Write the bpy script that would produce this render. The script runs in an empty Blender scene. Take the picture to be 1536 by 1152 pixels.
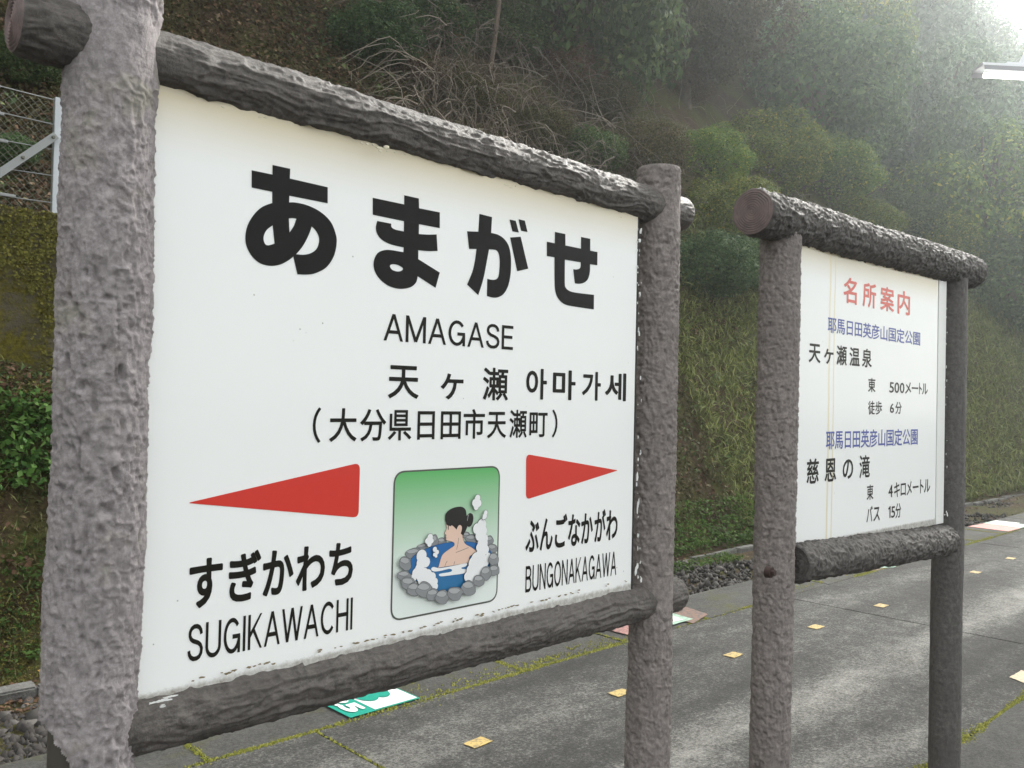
import bpy, bmesh, math, random
import numpy as np
from mathutils import Vector, Matrix, geometry
random.seed(7); rng = np.random.default_rng(7)
S = bpy.context.scene
COL = S.collection

# ------------------------------------------------------------------ camera
EYE = np.array([0.0, 0.0, 1.5]); FPX = 1300.0
yaw, pitch, roll = math.radians(46.08), math.radians(0.922), math.radians(1.238)
Fv = np.array([math.cos(yaw)*math.cos(pitch), math.sin(yaw)*math.cos(pitch), math.sin(pitch)])
R0 = np.array([math.sin(yaw), -math.cos(yaw), 0.0]); U0 = np.cross(R0, Fv)
Rv = math.cos(roll)*R0 + math.sin(roll)*U0
Uv = -math.sin(roll)*R0 + math.cos(roll)*U0
cam = bpy.data.cameras.new('camera'); cam.sensor_width = 36; cam.lens = FPX/1536*36
cam.clip_start = 0.05; cam.clip_end = 1500
co = bpy.data.objects.new('camera', cam); COL.objects.link(co)
M = Matrix(((Rv[0], Uv[0], -Fv[0], EYE[0]), (Rv[1], Uv[1], -Fv[1], EYE[1]), (Rv[2], Uv[2], -Fv[2], EYE[2]), (0, 0, 0, 1)))
co.matrix_world = M; S.camera = co

# ------------------------------------------------------------------ light
W = bpy.data.worlds.new('World'); S.world = W; W.use_nodes = True
nt = W.node_tree; bg = nt.nodes['Background']
SUN_EL, SUN_AZ = math.radians(37), math.radians(3)        # azimuth measured from +X towards +Y
sky = nt.nodes.new('ShaderNodeTexSky'); sky.sky_type = 'NISHITA'; sky.sun_disc = False
sky.sun_elevation = SUN_EL; sky.sun_rotation = math.pi/2 - SUN_AZ
sky.dust_density = 3; sky.ozone_density = 1.5
hs = nt.nodes.new('ShaderNodeMix'); hs.data_type = 'RGBA'
hs.inputs[0].default_value = 0.72                          # thin white overcast over the blue
nt.links.new(sky.outputs[0], hs.inputs[6]); hs.inputs[7].default_value = (10.0, 9.85, 9.35, 1)
nt.links.new(hs.outputs[2], bg.inputs[0]); bg.inputs[1].default_value = 0.112
sl = bpy.data.lights.new('sun', 'SUN'); sl.energy = 3.0; sl.angle = math.radians(9); sl.color = (1, .97, .91)
so = bpy.data.objects.new('sun', sl); COL.objects.link(so)
sd = Vector((math.cos(SUN_EL)*math.cos(SUN_AZ), math.cos(SUN_EL)*math.sin(SUN_AZ), math.sin(SUN_EL)))
so.rotation_euler = sd.to_track_quat('Z', 'Y').to_euler()
S.view_settings.view_transform = 'Standard'; S.view_settings.look = 'None'
S.view_settings.gamma = 1; S.view_settings.exposure = 0.90; S.view_settings.use_curve_mapping = False
S.render.engine = 'CYCLES'
S.cycles.volume_bounces = 1; S.cycles.max_bounces = 6; S.cycles.transparent_max_bounces = 8
HAZE = 0.0033

# ------------------------------------------------------------------ helpers
def ray(px, py):
    return Fv + Rv*(px-768)/FPX - Uv*(py-576)/FPX
def onY(px, py, Y=1.30):
    d = ray(px, py); t = (Y-EYE[1])/d[1]; return EYE + d*t
def onZ(px, py, Z=0.0):
    d = ray(px, py); t = (Z-EYE[2])/d[2]; return EYE + d*t
def link(o, parent=None, label=None, cat=None, group=None, kind=None):
    COL.objects.link(o)
    if parent is not None: o.parent = parent
    if label: o['label'] = label
    if cat: o['category'] = cat
    if group: o['group'] = group
    if kind: o['kind'] = kind
    return o
def empty(name, loc, label, cat, group=None):
    o = bpy.data.objects.new(name, None); o.location = loc; o.empty_display_size = .1
    return link(o, None, label, cat, group)
def pobj(name, me, parent=None, **k):
    """link a mesh built in world coordinates; under a parent empty it keeps its world place"""
    o = bpy.data.objects.new(name, me)
    link(o, parent, **k)
    if parent is not None:
        p = parent; off = Vector((0, 0, 0))
        while p is not None: off += p.location; p = p.parent
        me.transform(Matrix.Translation(-off))
    return o
def npmesh(name, v, f, mats=(), smooth=False, midx=None):
    """v (N,3), f (M,k) arrays"""
    me = bpy.data.meshes.new(name)
    v = np.ascontiguousarray(v, dtype=np.float32); f = np.ascontiguousarray(f, dtype=np.int32)
    n, k = f.shape
    me.vertices.add(len(v)); me.vertices.foreach_set('co', v.ravel())
    me.loops.add(n*k); me.loops.foreach_set('vertex_index', f.ravel())
    me.polygons.add(n); me.polygons.foreach_set('loop_start', np.arange(0, n*k, k, dtype=np.int32))
    me.polygons.foreach_set('loop_total', np.full(n, k, dtype=np.int32))
    if smooth: me.polygons.foreach_set('use_smooth', np.ones(n, dtype=bool))
    if midx is not None: me.polygons.foreach_set('material_index', np.asarray(midx, dtype=np.int32))
    me.update(calc_edges=True); me.validate()
    for m in mats: me.materials.append(m)
    return me
def pymesh(name, v, f, mats=(), smooth=False):
    me = bpy.data.meshes.new(name); me.from_pydata([tuple(map(float, p)) for p in v], [], f)
    for m in mats: me.materials.append(m)
    if smooth:
        for p in me.polygons: p.use_smooth = True
    me.update(); return me
BOXF = [(0,3,2,1),(4,5,6,7),(0,1,5,4),(1,2,6,5),(2,3,7,6),(3,0,4,7)]
def boxv(a, b):
    return [(a[0],a[1],a[2]),(b[0],a[1],a[2]),(b[0],b[1],a[2]),(a[0],b[1],a[2]),(a[0],a[1],b[2]),(b[0],a[1],b[2]),(b[0],b[1],b[2]),(a[0],b[1],b[2])]
def box(name, a, b, mat, bev=0):
    me = pymesh(name, boxv(a, b), BOXF, [mat])
    if bev:
        bm = bmesh.new(); bm.from_mesh(me); bmesh.ops.bevel(bm, geom=bm.edges[:], offset=bev, segments=2, affect='EDGES', profile=.6)
        bm.to_mesh(me); bm.free()
    return me
def join(parts):
    vs, fs = [], []; n = 0
    for v, f in parts:
        v = np.asarray(v, float); vs.append(v)
        fs += [tuple(i+n for i in q) for q in f]; n += len(v)
    return np.vstack(vs), fs
def tubes(paths, r, k=4):
    """paths: list of (n,3); r scalar or list per path (scalar or per-point)"""
    vs, fs = [], []; n0 = 0
    ang = np.arange(k)*2*np.pi/k
    for pi_, P in enumerate(paths):
        P = np.asarray(P, float); rr = r[pi_] if isinstance(r, list) else r
        rr = np.broadcast_to(rr, (len(P),))
        T = np.gradient(P, axis=0); T /= np.linalg.norm(T, axis=1)[:, None]+1e-9
        ref = np.array([0.3, .2, 1.0]) if abs(T[0, 2]) < .8 else np.array([1.0, .2, 0])
        A = np.cross(T, ref); A /= np.linalg.norm(A, axis=1)[:, None]; B = np.cross(T, A)
        V = P[:, None] + rr[:, None, None]*(np.cos(ang)[None, :, None]*A[:, None] + np.sin(ang)[None, :, None]*B[:, None])
        vs.append(V.reshape(-1, 3)); m = len(P)
        i = np.arange(m-1)[:, None]*k; j = np.arange(k)[None]
        q = np.stack([i+j, i+(j+1) % k, i+k+(j+1) % k, i+k+j], -1).reshape(-1, 4)+n0
        fs.append(q); n0 += m*k
    return np.vstack(vs), np.vstack(fs)

# noise ---------------------------------------------------------------
def _h(i, j, k, s):
    n = (i*73856093) ^ (j*19349663) ^ (k*83492791) ^ (s*2654435761 & 0x7fffffff)
    n = (n ^ (n >> 13))*1274126177 & 0x7fffffff; n = n ^ (n >> 16)
    return (n & 0xffff)/65535.0
def vn(p, s=0):
    p = np.asarray(p, float); i = np.floor(p).astype(np.int64); f = p-i; f = f*f*f*(f*(f*6-15)+10)
    x, y, z = i[..., 0], i[..., 1], i[..., 2]; a, b, c = f[..., 0], f[..., 1], f[..., 2]
    def L(u, v, t): return u+(v-u)*t
    return L(L(L(_h(x,y,z,s), _h(x+1,y,z,s), a), L(_h(x,y+1,z,s), _h(x+1,y+1,z,s), a), b),
             L(L(_h(x,y,z+1,s), _h(x+1,y,z+1,s), a), L(_h(x,y+1,z+1,s), _h(x+1,y+1,z+1,s), a), b), c)*2-1
def fbm(p, o=4, s=0, g=.5):
    r = 0; a = 1; t = 0
    for k in range(o): r = r+a*vn(p*2**k+k*7.3, s+k); t += a; a *= g
    return r/t
def ridge(p, s=0): return 1-np.abs(vn(p, s))*2      # sharp crests

# ------------------------------------------------------------------ materials
def mat(name, col=(.5,.5,.5), rough=.7, spec=.3, metal=0):
    m = bpy.data.materials.new(name); m.use_nodes = True; b = m.node_tree.nodes['Principled BSDF']
    b.inputs['Base Color'].default_value = (*col, 1); b.inputs['Roughness'].default_value = rough
    b.inputs['Specular IOR Level'].default_value = spec; b.inputs['Metallic'].default_value = metal
    return m
def N(m, t, **k):
    n = m.node_tree.nodes.new(t)
    for a, v in k.items(): setattr(n, a, v)
    return n
def L(m, a, b): m.node_tree.links.new(a, b)
def coords(m, scale=(1,1,1), src='Object'):
    tc = N(m, 'ShaderNodeTexCoord'); mp = N(m, 'ShaderNodeMapping'); mp.inputs['Scale'].default_value = scale
    L(m, tc.outputs[src], mp.inputs[0]); return mp.outputs[0]
def noise(m, vec, scale, detail=6, rough=.6, dist=0):
    n = N(m, 'ShaderNodeTexNoise'); n.inputs['Scale'].default_value = scale; n.inputs['Detail'].default_value = detail
    n.inputs['Roughness'].default_value = rough; n.inputs['Distortion'].default_value = dist
    if vec is not None: L(m, vec, n.inputs['Vector'])
    return n.outputs['Fac']
def ramp(m, fac, stops, interp='LINEAR'):
    r = N(m, 'ShaderNodeValToRGB'); e = r.color_ramp.elements; r.color_ramp.interpolation = interp
    while len(e) > 1: e.remove(e[-1])
    for i, (p, c) in enumerate(stops):
        el = e[0] if i == 0 else e.new(p)
        el.position = p; el.color = (*c, 1) if len(c) == 3 else c
    L(m, fac, r.inputs[0]); return r.outputs[0]
def mix(m, fac, a, b, mode='MIX'):
    n = N(m, 'ShaderNodeMix', data_type='RGBA', blend_type=mode)
    for i, v in ((0, fac), (6, a), (7, b)):
        if hasattr(v, 'is_linked'): L(m, v, n.inputs[i])
        else: n.inputs[i].default_value = v if i == 0 else (*v, 1)
    return n.outputs[2]
def math_(m, op, a, b=0.0):
    n = N(m, 'ShaderNodeMath', operation=op)
    for i, v in ((0, a), (1, b)):
        if hasattr(v, 'is_linked'): L(m, v, n.inputs[i])
        else: n.inputs[i].default_value = v
    return n.outputs[0]
def base(m): return m.node_tree.nodes['Principled BSDF']
def bump(m, h, strength=.5, dist=.002):
    b = N(m, 'ShaderNodeBump'); b.inputs['Strength'].default_value = strength; b.inputs['Distance'].default_value = dist
    L(m, h, b.inputs['Height']); L(m, b.outputs[0], base(m).inputs['Normal'])

def bark_mat(name, light, dark, rough=.7, lich=None, sc=1.0, spec=.25):
    m = mat(name, light, rough, spec); v = coords(m)
    c = ramp(m, noise(m, v, 58*sc, 8, .8), [(.33, dark), (.5, tuple((a+b)/2 for a, b in zip(light, dark))), (.66, light)])
    c = mix(m, math_(m, 'MULTIPLY', ramp(m, noise(m, v, 5, 4, .6), [(.42, (0,0,0)), (.68, (1,1,1))]), .55), c, tuple(x*.55 for x in light))
    if lich:
        c = mix(m, math_(m, 'MULTIPLY', ramp(m, noise(m, v, 11, 6, .7, .4), [(.56, (0,0,0)), (.66, (1,1,1))]), .35), c, lich)
    L(m, c, base(m).inputs['Base Color'])
    bump(m, noise(m, v, 230, 6, .75), .9, .0028)
    return m
M_POST = bark_mat('weathered_concrete_bark', (.46,.42,.425), (.18,.16,.165), .8, (.30,.30,.20))
M_POST2 = bark_mat('grey_concrete_bark', (.34,.30,.285), (.13,.115,.11), .75)
M_POST3 = bark_mat('dark_concrete_bark', (.15,.14,.135), (.06,.056,.054), .6)
M_RAIL = bark_mat('dark_painted_bark', (.165,.148,.137), (.040,.036,.033), .5, spec=.35)
M_RAIL2 = bark_mat('charcoal_painted_bark', (.145,.134,.126), (.042,.038,.036), .6)
def ring_mat():
    m = mat('growth_ring_face', (.2,.14,.13), .7); v = coords(m)
    L(m, ramp(m, noise(m, v, 40, 5), [(.3, (.12,.10,.098)), (.7, (.21,.155,.145))]), base(m).inputs['Base Color']); return m
M_RING = ring_mat()
def panel_mat(name, ztop, zbot, streakx=None, edge=None):
    m = mat(name, (.82,.84,.83), .14, .35); g = N(m, 'ShaderNodeNewGeometry'); sp = N(m, 'ShaderNodeSeparateXYZ')
    L(m, g.outputs['Position'], sp.inputs[0])
    v = g.outputs['Position']
    nz = noise(m, v, 3.5, 4, .5)
    # yellowed band of the ageing acrylic below the top rail
    mr = N(m, 'ShaderNodeMapRange'); L(m, sp.outputs[2], mr.inputs[0]); mr.inputs[1].default_value = ztop-.10; mr.inputs[2].default_value = ztop+.0
    a = math_(m, 'MULTIPLY', math_(m, 'POWER', math_(m, 'ADD', mr.outputs[0], math_(m, 'MULTIPLY', math_(m, 'SUBTRACT', nz, .5), .12)), 1.5), .8)
    c = mix(m, a, (.86,.875,.87), (.66,.56,.35))
    # grime lying along the lower edge
    (xa_, za_), (xb_, zb_) = edge; k_ = (zb_-za_)/(xb_-xa_)
    zz_ = math_(m, 'SUBTRACT', sp.outputs[2], math_(m, 'ADD', math_(m, 'MULTIPLY', sp.outputs[0], k_), za_-k_*xa_))
    mr2 = N(m, 'ShaderNodeMapRange'); L(m, zz_, mr2.inputs[0]); mr2.inputs[1].default_value = .020; mr2.inputs[2].default_value = -.004
    g1 = math_(m, 'SUBTRACT', math_(m, 'ADD', mr2.outputs[0], noise(m, v, 60, 8, .75)), 1.2)
    c = mix(m, math_(m, 'MULTIPLY', math_(m, 'MAXIMUM', g1, 0), 1.8), c, (.16,.125,.08))
    # specks
    sv = N(m, 'ShaderNodeTexVoronoi'); sv.inputs['Scale'].default_value = 34; L(m, v, sv.inputs['Vector'])
    dots = math_(m, 'MULTIPLY', math_(m, 'LESS_THAN', sv.outputs['Distance'], .05), math_(m, 'GREATER_THAN', noise(m, v, 4, 2), .56))
    c = mix(m, math_(m, 'MULTIPLY', dots, .7), c, (.25,.22,.18))
    if streakx:
        for x0, w in streakx:
            wob = math_(m, 'MULTIPLY', math_(m, 'SUBTRACT', noise(m, v, 6, 3), .5), .012)
            d = math_(m, 'ABSOLUTE', math_(m, 'SUBTRACT', math_(m, 'ADD', sp.outputs[0], wob), x0))
            k = math_(m, 'MAXIMUM', math_(m, 'SUBTRACT', 1, math_(m, 'DIVIDE', d, w)), 0)
            c = mix(m, math_(m, 'MULTIPLY', k, .8), c, (.72,.62,.36))
    L(m, c, base(m).inputs['Base Color'])
    return m
M_BLACK = mat('black_print', (.010,.0095,.009), .22, .12)
M_INK = mat('dark_print', (.016,.015,.012), .3, .12)
M_RED = mat('red_print', (.60,.035,.022), .35, .4)
M_RED2 = mat('faded_red_print', (.66,.10,.07), .35, .4)
M_BLUE = mat('blue_print', (.045,.07,.33), .35, .4)
M_BACK = mat('sign_back_metal', (.35,.35,.34), .5, .4)
M_FLAKE = mat('white_paint_flake', (.72,.73,.72), .6)
M_GAP = mat('gap_shade_black', (.02,.02,.02), .5)

# ------------------------------------------------------------------ logs
def log_mesh(name, p0, p1, rad, kind, mats, seed=0, res=.0026, cap0=None, cap1=None, bow=0, rfun=None, notch=None, calm=()):
    """round log from p0 to p1 with carved relief.  cap = 'ring' | 'flat' | None"""
    p0 = np.array(p0, float); p1 = np.array(p1, float); ax = p1-p0; Lg = np.linalg.norm(ax); ax /= Lg
    up = np.array([0, 0, 1.0]) if abs(ax[2]) < .9 else np.array([1.0, 0, 0])
    A = np.cross(ax, up); A /= np.linalg.norm(A); B = np.cross(ax, A)
    nt_ = int(2*np.pi*rad/res); ns = max(8, int(Lg/res))
    th = np.arange(nt_)*2*np.pi/nt_; s = np.linspace(0, Lg, ns)
    T, Sg = np.meshgrid(th, s)
    C = np.stack([rad*np.cos(T), rad*np.sin(T), Sg], -1); o = seed*3.17
    q = C+o
    if kind == 'post':      # hand-carved concrete: dimples, lumps, short gouges
        w = np.stack([fbm(q*[20,20,14], 2, seed+40), fbm(q*[20,20,14], 2, seed+50), fbm(q*[20,20,14], 2, seed+60)], -1)*.012
        d = .0026*fbm(q*[14,14,6], 3, seed)
        r1 = ridge((q+w)*[88,88,34], seed+5); r2 = ridge((q+w)*[170,170,90], seed+9)
        msk = np.clip(fbm(q*[16,16,9], 2, seed+70)*2.2+.65, .25, 1)
        d += .0040*(np.clip(r1,0,1)**1.5-.35)*msk + .0030*(np.clip(r2,0,1)**1.2-.3)+.0022*(np.clip(ridge((q+w*1.4)*[60,60,14], seed+77),0,1)**2-.2)
        pit = np.clip(vn((q+w)*[105,105,70], seed+17)-.25, 0, 1); d -= .014*pit*np.clip(vn(q*[14,14,9], seed+91)+.8, 0, 1)
        d += .0011*fbm(q*[260,260,180], 2, seed+33)
        sc = ridge((q+w*1.5)*[26,26,4.0], seed+23); d -= .006*np.clip(sc-.86, 0, 1)*7*np.clip(vn(q*[9,9,5], seed+24)+.3, 0, 1)
    elif kind == 'fine':
        w = np.stack([fbm(q*[25,25,18], 2, seed+40), fbm(q*[25,25,18], 2, seed+50), fbm(q*[25,25,18], 2, seed+60)], -1)*.010
        d = .0024*fbm(q*[12,12,5], 3, seed)
        d += .0030*(np.clip(ridge((q+w)*[95,95,40], seed+5),0,1)**1.4-.3) + .0021*(ridge((q+w)*[165,165,90], seed+9)-.3)
        d -= .009*np.clip(vn((q+w)*[120,120,80], seed+17)-.28, 0, 1)
    elif kind == 'dark':
        d = .003*fbm(q*[10,10,3], 3, seed)+.0016*(ridge(q*[90,90,45], seed+5)-.3)
    elif kind == 'knob':    # knobbly bark of the smaller sign
        w = np.stack([fbm(q*[22,22,16], 2, seed+40), fbm(q*[22,22,16], 2, seed+50), fbm(q*[22,22,12], 2, seed+60)], -1)*.018
        d = .004*fbm(q*[9,9,4], 3, seed)
        d += .0055*(np.clip(ridge((q+w)*[52,52,30], seed+5),0,1)**1.3-.3)+.0028*(ridge((q+w)*[110,110,75], seed+9)-.3)
    else:                   # 'rail': long wavy ridges
        w = np.stack([fbm(q*[9,9,7], 3, seed+40), fbm(q*[9,9,7], 3, seed+50), fbm(q*[9,9,5], 2, seed+60)], -1)*.035
        d = .0016*fbm(q*[9,9,2.5], 3, seed)
        r1 = ridge((q+w*.8)*[62,62,7], seed+5); r2 = ridge((q+w*.6)*[110,110,14], seed+9)
        d += .0040*(np.clip(r1, 0, 1)**1.6-.25)*np.clip(.8+vn(q*[7,7,5], seed+3), .3, 1.3)+.0026*(np.clip(r2,0,1)**1.3-.3)
        w2 = (q+w*.4)*[170,170,60]; d += .0016*(ridge(w2, seed+13)-.3)
    R = rad + d
    if rfun is not None: R = R*rfun(Sg, T)
    for s0, w0 in calm:     # smooth collar where another log passes through
        kk = np.exp(-((Sg-s0)/w0)**4)*.75; R = R*(1-kk)+rad*kk
    # sawn ends are trimmed round
    for e, on in ((Sg, cap0), (Lg-Sg, cap1)):
        if on: kk = np.exp(-(e/.006)**2)*.8; R = R*(1-kk)+rad*.99*kk
    for e, on in ((Sg, cap0), (Lg-Sg, cap1)):
        if on: R = R-(.006 if on == 'flat' and kind == 'knob' else .002)*np.clip(1-e/.010, 0, 1)**2
    off = bow*np.sin(np.pi*Sg/Lg)
    P = p0 + ax*Sg[..., None] + (A*np.cos(T)[..., None]+B*np.sin(T)[..., None])*R[..., None] + np.array([0,0,1.0])*off[..., None]
    V = P.reshape(-1, 3)
    i = np.arange(ns-1)[:, None]*nt_; j = np.arange(nt_)[None]
    F = np.stack([i+j, i+(j+1) % nt_, i+nt_+(j+1) % nt_, i+nt_+j], -1)[:, :, ::-1].reshape(-1, 4)
    if notch is not None:
        cen = P[:-1].reshape(-1, 3); keep = ~notch(cen); F = F[keep]
    me = npmesh(name, V, F, mats, True)
    caps = []
    for which, c in ((0, cap0), (1, cap1)):
        if not c: continue
        ring = P[0] if which == 0 else P[-1]; cen = p0 if which == 0 else p1+np.array([0, 0, 0.0])
        cen = ring.mean(0); nr = 46; sgn = -1 if which == 0 else 1
        rr = np.linspace(0, 1, nr)[1:]
        fr = rr[:, None]; dd = ring-cen
        ph = th[None]/(2*np.pi)
        rings = 9.5
        wob = .25*vn(np.stack([np.cos(th)*2, np.sin(th)*2, th*0+seed], -1), 3)[None]
        groove = (np.abs(((fr*rings+ph+wob*fr*2) % 1)-.5)*2)**.7 if c == 'ring' else fr*0
        disp = (groove-.5)*.0042 + (.004*(1-fr**6) if c == 'ring' else .002*vn(np.stack([dd[:, 0]*0+fr*9, dd[:, 1]*60+fr*0, dd[:, 2]*60+fr*0], -1), 2))
        disp = disp*(1-fr**20)
        Vc = cen + dd[None]*fr[..., None] + sgn*ax*disp[..., None]
        Vc = np.vstack([Vc.reshape(-1, 3), cen[None]+sgn*ax*.004]); m_ = nr-1
        i = np.arange(m_-1)[:, None]*nt_
        Fc = np.stack([i+j, i+(j+1) % nt_, i+nt_+(j+1) % nt_, i+nt_+j], -1).reshape(-1, 4)
        ci = len(Vc)-1; tri = np.stack([np.full(nt_, ci), j[0], (j[0]+1) % nt_, (j[0]+1) % nt_], -1)
        caps.append((which, Vc, [tuple(q) for q in Fc]+[(ci, int(a), int((a+1) % nt_)) for a in range(nt_)]))
    return me, caps
def add_log(name, parent, matl, capmat, label=None, capname='cut_end', **k):
    me, caps = log_mesh(name, mats=[matl], **k)
    o = pobj(name, me, parent, label=label)
    for which, V, F in caps:
        pobj(capname, pymesh(capname, V, F, [capmat], True), o)
    return o

# ------------------------------------------------------------------ lettering
_dg = {}
def glyph(ch, bold):
    key = (ch, bold)
    if key in _dg: return _dg[key]
    c = bpy.data.curves.new('lettering_source', 'FONT'); c.body = ch; c.resolution_u = 4
    o = bpy.data.objects.new('lettering_source', c); COL.objects.link(o)
    dg = bpy.context.evaluated_depsgraph_get(); ev = o.evaluated_get(dg); me = ev.to_mesh()
    V = np.array([v.co[:2] for v in me.vertices]); F = [tuple(p.vertices) for p in me.polygons]
    ev.to_mesh_clear(); bpy.data.objects.remove(o); bpy.data.curves.remove(c)
    # heavier weight: a ribbon and a round joint along every outline edge
    cnt_ = {}
    # outline edges: used by one face only
    for f in F:
        for a, b_ in zip(f, f[1:]+f[:1]):
            k = (round(V[a][0], 5), round(V[a][1], 5)), (round(V[b_][0], 5), round(V[b_][1], 5)); k2 = (k[1], k[0])
            if k2 in cnt_: cnt_.pop(k2)
            elif k in cnt_: pass
            else: cnt_[k] = 1
    vs = [tuple(p) for p in V]; fs = list(F); lay = [0]*len(vs); q = 0
    if bold > 0:
        for (a, b_) in cnt_:
            a = np.array(a); b_ = np.array(b_); d_ = b_-a; ln = np.linalg.norm(d_)
            if ln < 1e-5: continue
            d_ /= ln; n_ = np.array([-d_[1], d_[0]])*bold; q += 1; i = len(vs)
            vs += [tuple(a-n_), tuple(b_-n_), tuple(b_+n_), tuple(a+n_)]; fs.append((i, i+1, i+2, i+3)); lay += [1+q % 23]*4
            i = len(vs); vs += [tuple(a+bold*np.array([math.cos(t*math.pi/4), math.sin(t*math.pi/4)])) for t in range(8)]; fs.append(tuple(range(i, i+8))); lay += [25+q % 19]*8
    _dg[key] = (np.array(vs), fs, lay); return _dg[key]
def arc(cx, cy, rx, ry, a0, a1, n=14):
    return [(cx+rx*math.cos(math.radians(a0+(a1-a0)*k/n)), cy+ry*math.sin(math.radians(a0+(a1-a0)*k/n))) for k in range(n+1)]
LET = {
 'A': (.78, [[(.04,-.05),(.39,1.0)],[(.39,1.0),(.74,-.05)],[(.15,.33),(.63,.33)]]),
 'M': (.88, [[(.06,0),(.06,1)],[(.07,1.02),(.44,.03)],[(.44,.03),(.81,1.02)],[(.82,1),(.82,0)]]),
 'G': (.80, [arc(.40,.5,.34,.44,38,352,22),[(.735,.0),(.735,.47)],[(.42,.47),(.79,.47)]]),
 'S': (.68, [smooth_s for smooth_s in [[(.61,.71),(.585,.82),(.51,.90),(.40,.94),(.28,.94),(.16,.89),(.095,.80),(.09,.70),(.14,.61),(.24,.55),(.36,.515),(.48,.475),(.58,.41),(.63,.31),(.61,.19),(.53,.10),(.41,.06),(.27,.06),(.15,.11),(.075,.20),(.055,.30)]]]),
 'E': (.62, [[(.06,0),(.06,1)],[(.06,.06),(.60,.06)],[(.06,.52),(.56,.52)],[(.06,.94),(.60,.94)]]),
 'U': (.72, [[(.06,1),(.06,.32)]+arc(.36,.32,.30,.26,180,360)+[(.66,1)]]),
 'I': (.12, [[(.06,0),(.06,1)]]),
 'K': (.70, [[(.06,0),(.06,1)],[(.64,1.04),(.06,.36)],[(.25,.58),(.66,-.04)]]),
 'W': (1.06, [[(.04,1.04),(.28,0)],[(.28,0),(.53,1.0)],[(.53,1.0),(.78,0)],[(.78,0),(1.02,1.04)]]),
 'C': (.76, [arc(.41,.5,.35,.44,40,320,20)]),
 'H': (.70, [[(.06,0),(.06,1)],[(.64,0),(.64,1)],[(.06,.52),(.64,.52)]]),
 'B': (.68, [[(.06,0),(.06,1)],[(.06,.94),(.36,.94)]+arc(.36,.74,.22,.20,90,-90,8)+[(.06,.54)],[(.06,.06),(.38,.06)]+arc(.38,.30,.24,.24,-90,90,8)+[(.06,.54)]]),
 'N': (.72, [[(.06,0),(.06,1)],[(.66,0),(.66,1)],[(.07,1.0),(.65,0.0)]]),
 'O': (.82, [arc(.41,.5,.35,.44,0,360,26)]),
 '1': (.34, [[(.27,0),(.27,1)],[(.02,.76),(.27,.92)]]),
}
def latin(word, t=.125, gap=.13):
    vs, fs, lay = [], [], []; x = 0; q = 0
    for ch in word:
        w, paths = LET[ch]
        for P in paths:
            closed = math.dist(P[0], P[-1]) < 1e-3
            for k in range(len(P)-1):
                a = np.array(P[k]); b_ = np.array(P[k+1]); d_ = (b_-a); ln = np.linalg.norm(d_)
                if ln < 1e-5: continue
                d_ /= ln; n_ = np.array([-d_[1], d_[0]])*t/2
                q += 1; i = len(vs); vs += [tuple(a-n_+[x,0]), tuple(b_-n_+[x,0]), tuple(b_+n_+[x,0]), tuple(a+n_+[x,0])]; fs.append((i,i+1,i+2,i+3)); lay += [1+q % 31]*4
                if k or closed:
                    i = len(vs); vs += [(a[0]+x+t/2*math.cos(u*math.pi/5), a[1]+t/2*math.sin(u*math.pi/5)) for u in range(10)]; fs.append(tuple(range(i, i+10))); lay += [33+q % 17]*10
        x += w+gap
    V = np.array(vs); V[:, 1] = np.clip(V[:, 1], 0, 1); return V, fs, lay
YP = 1.30
def print_mesh(name, V2, F, mats, parent, lift=.0006, label=None, midx=None, lifts=None):
    V = [(x, YP-(lifts[i] if lifts is not None else lift), z) for i, (x, z) in enumerate(V2)]
    me = pymesh(name, V, F, mats)
    if midx is not None:
        for p, i in zip(me.polygons, midx): p.material_index = i
    # make every face look at the reader (-Y)
    bm = bmesh.new(); bm.from_mesh(me)
    for f in bm.faces:
        f.normal_update()
        if f.normal.y > 0: f.normal_flip()
    bm.to_mesh(me); bm.free()
    return pobj(name, me, parent, label=label)
def PX(px, py):
    p = onY(px, py, YP); return p[0], p[2]
def text_line(chars, xr, tl, br, parent, matl, bold=.012, name='lettering', label=None, em=False):
    """chars: string, xr: list of (x0,x1) photo pixel ranges (or None: whole string fitted), tl/br ink corners of the line"""
    x0, zt = PX(*tl); x1, zb = PX(*br)
    Vs, Fs = [], []; n = 0
    if xr is None:
        V, F, ly = latin(chars) if chars[0] in LET else glyph(chars, bold); V = V.copy()
        mn, mx = V.min(0), V.max(0)
        V[:, 0] = x0+(V[:, 0]-mn[0])/(mx[0]-mn[0])*(x1-x0); V[:, 1] = zb+(V[:, 1]-mn[1])/(mx[1]-mn[1])*(zt-zb)
        return print_mesh(name, V, F, [matl], parent, label=label, lifts=[.0006+k*4e-6 for k in ly])
    gl = [latin(c, .15) if c == '1' else glyph(c, bold) for c in chars]
    if chars[0] == '1': V0 = gl[0][0]; gl[0] = (V0*np.array([1, .74]), gl[0][1], gl[0][2])
    lo = min(g[0][:, 1].min() for g in gl); hi = max(g[0][:, 1].max() for g in gl)
    ym = (tl[1]+br[1])/2
    for ch, (V, F, ly), (a, b) in zip(chars, gl, xr):
        V = V.copy(); xa = PX(a, ym)[0]; xb = PX(b, ym)[0]; mn, mx = V[:, 0].min(), V[:, 0].max()
        if em: mn, mx = .02, .98
        V[:, 0] = xa+(V[:, 0]-mn)/(mx-mn)*(xb-xa); V[:, 1] = zb+(V[:, 1]-lo)/(hi-lo)*(zt-zb)
        print_mesh('character', V, F, [matl], parent, label='character '+ch+' in the '+label, lifts=[.0006+k*4e-6 for k in ly])
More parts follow.
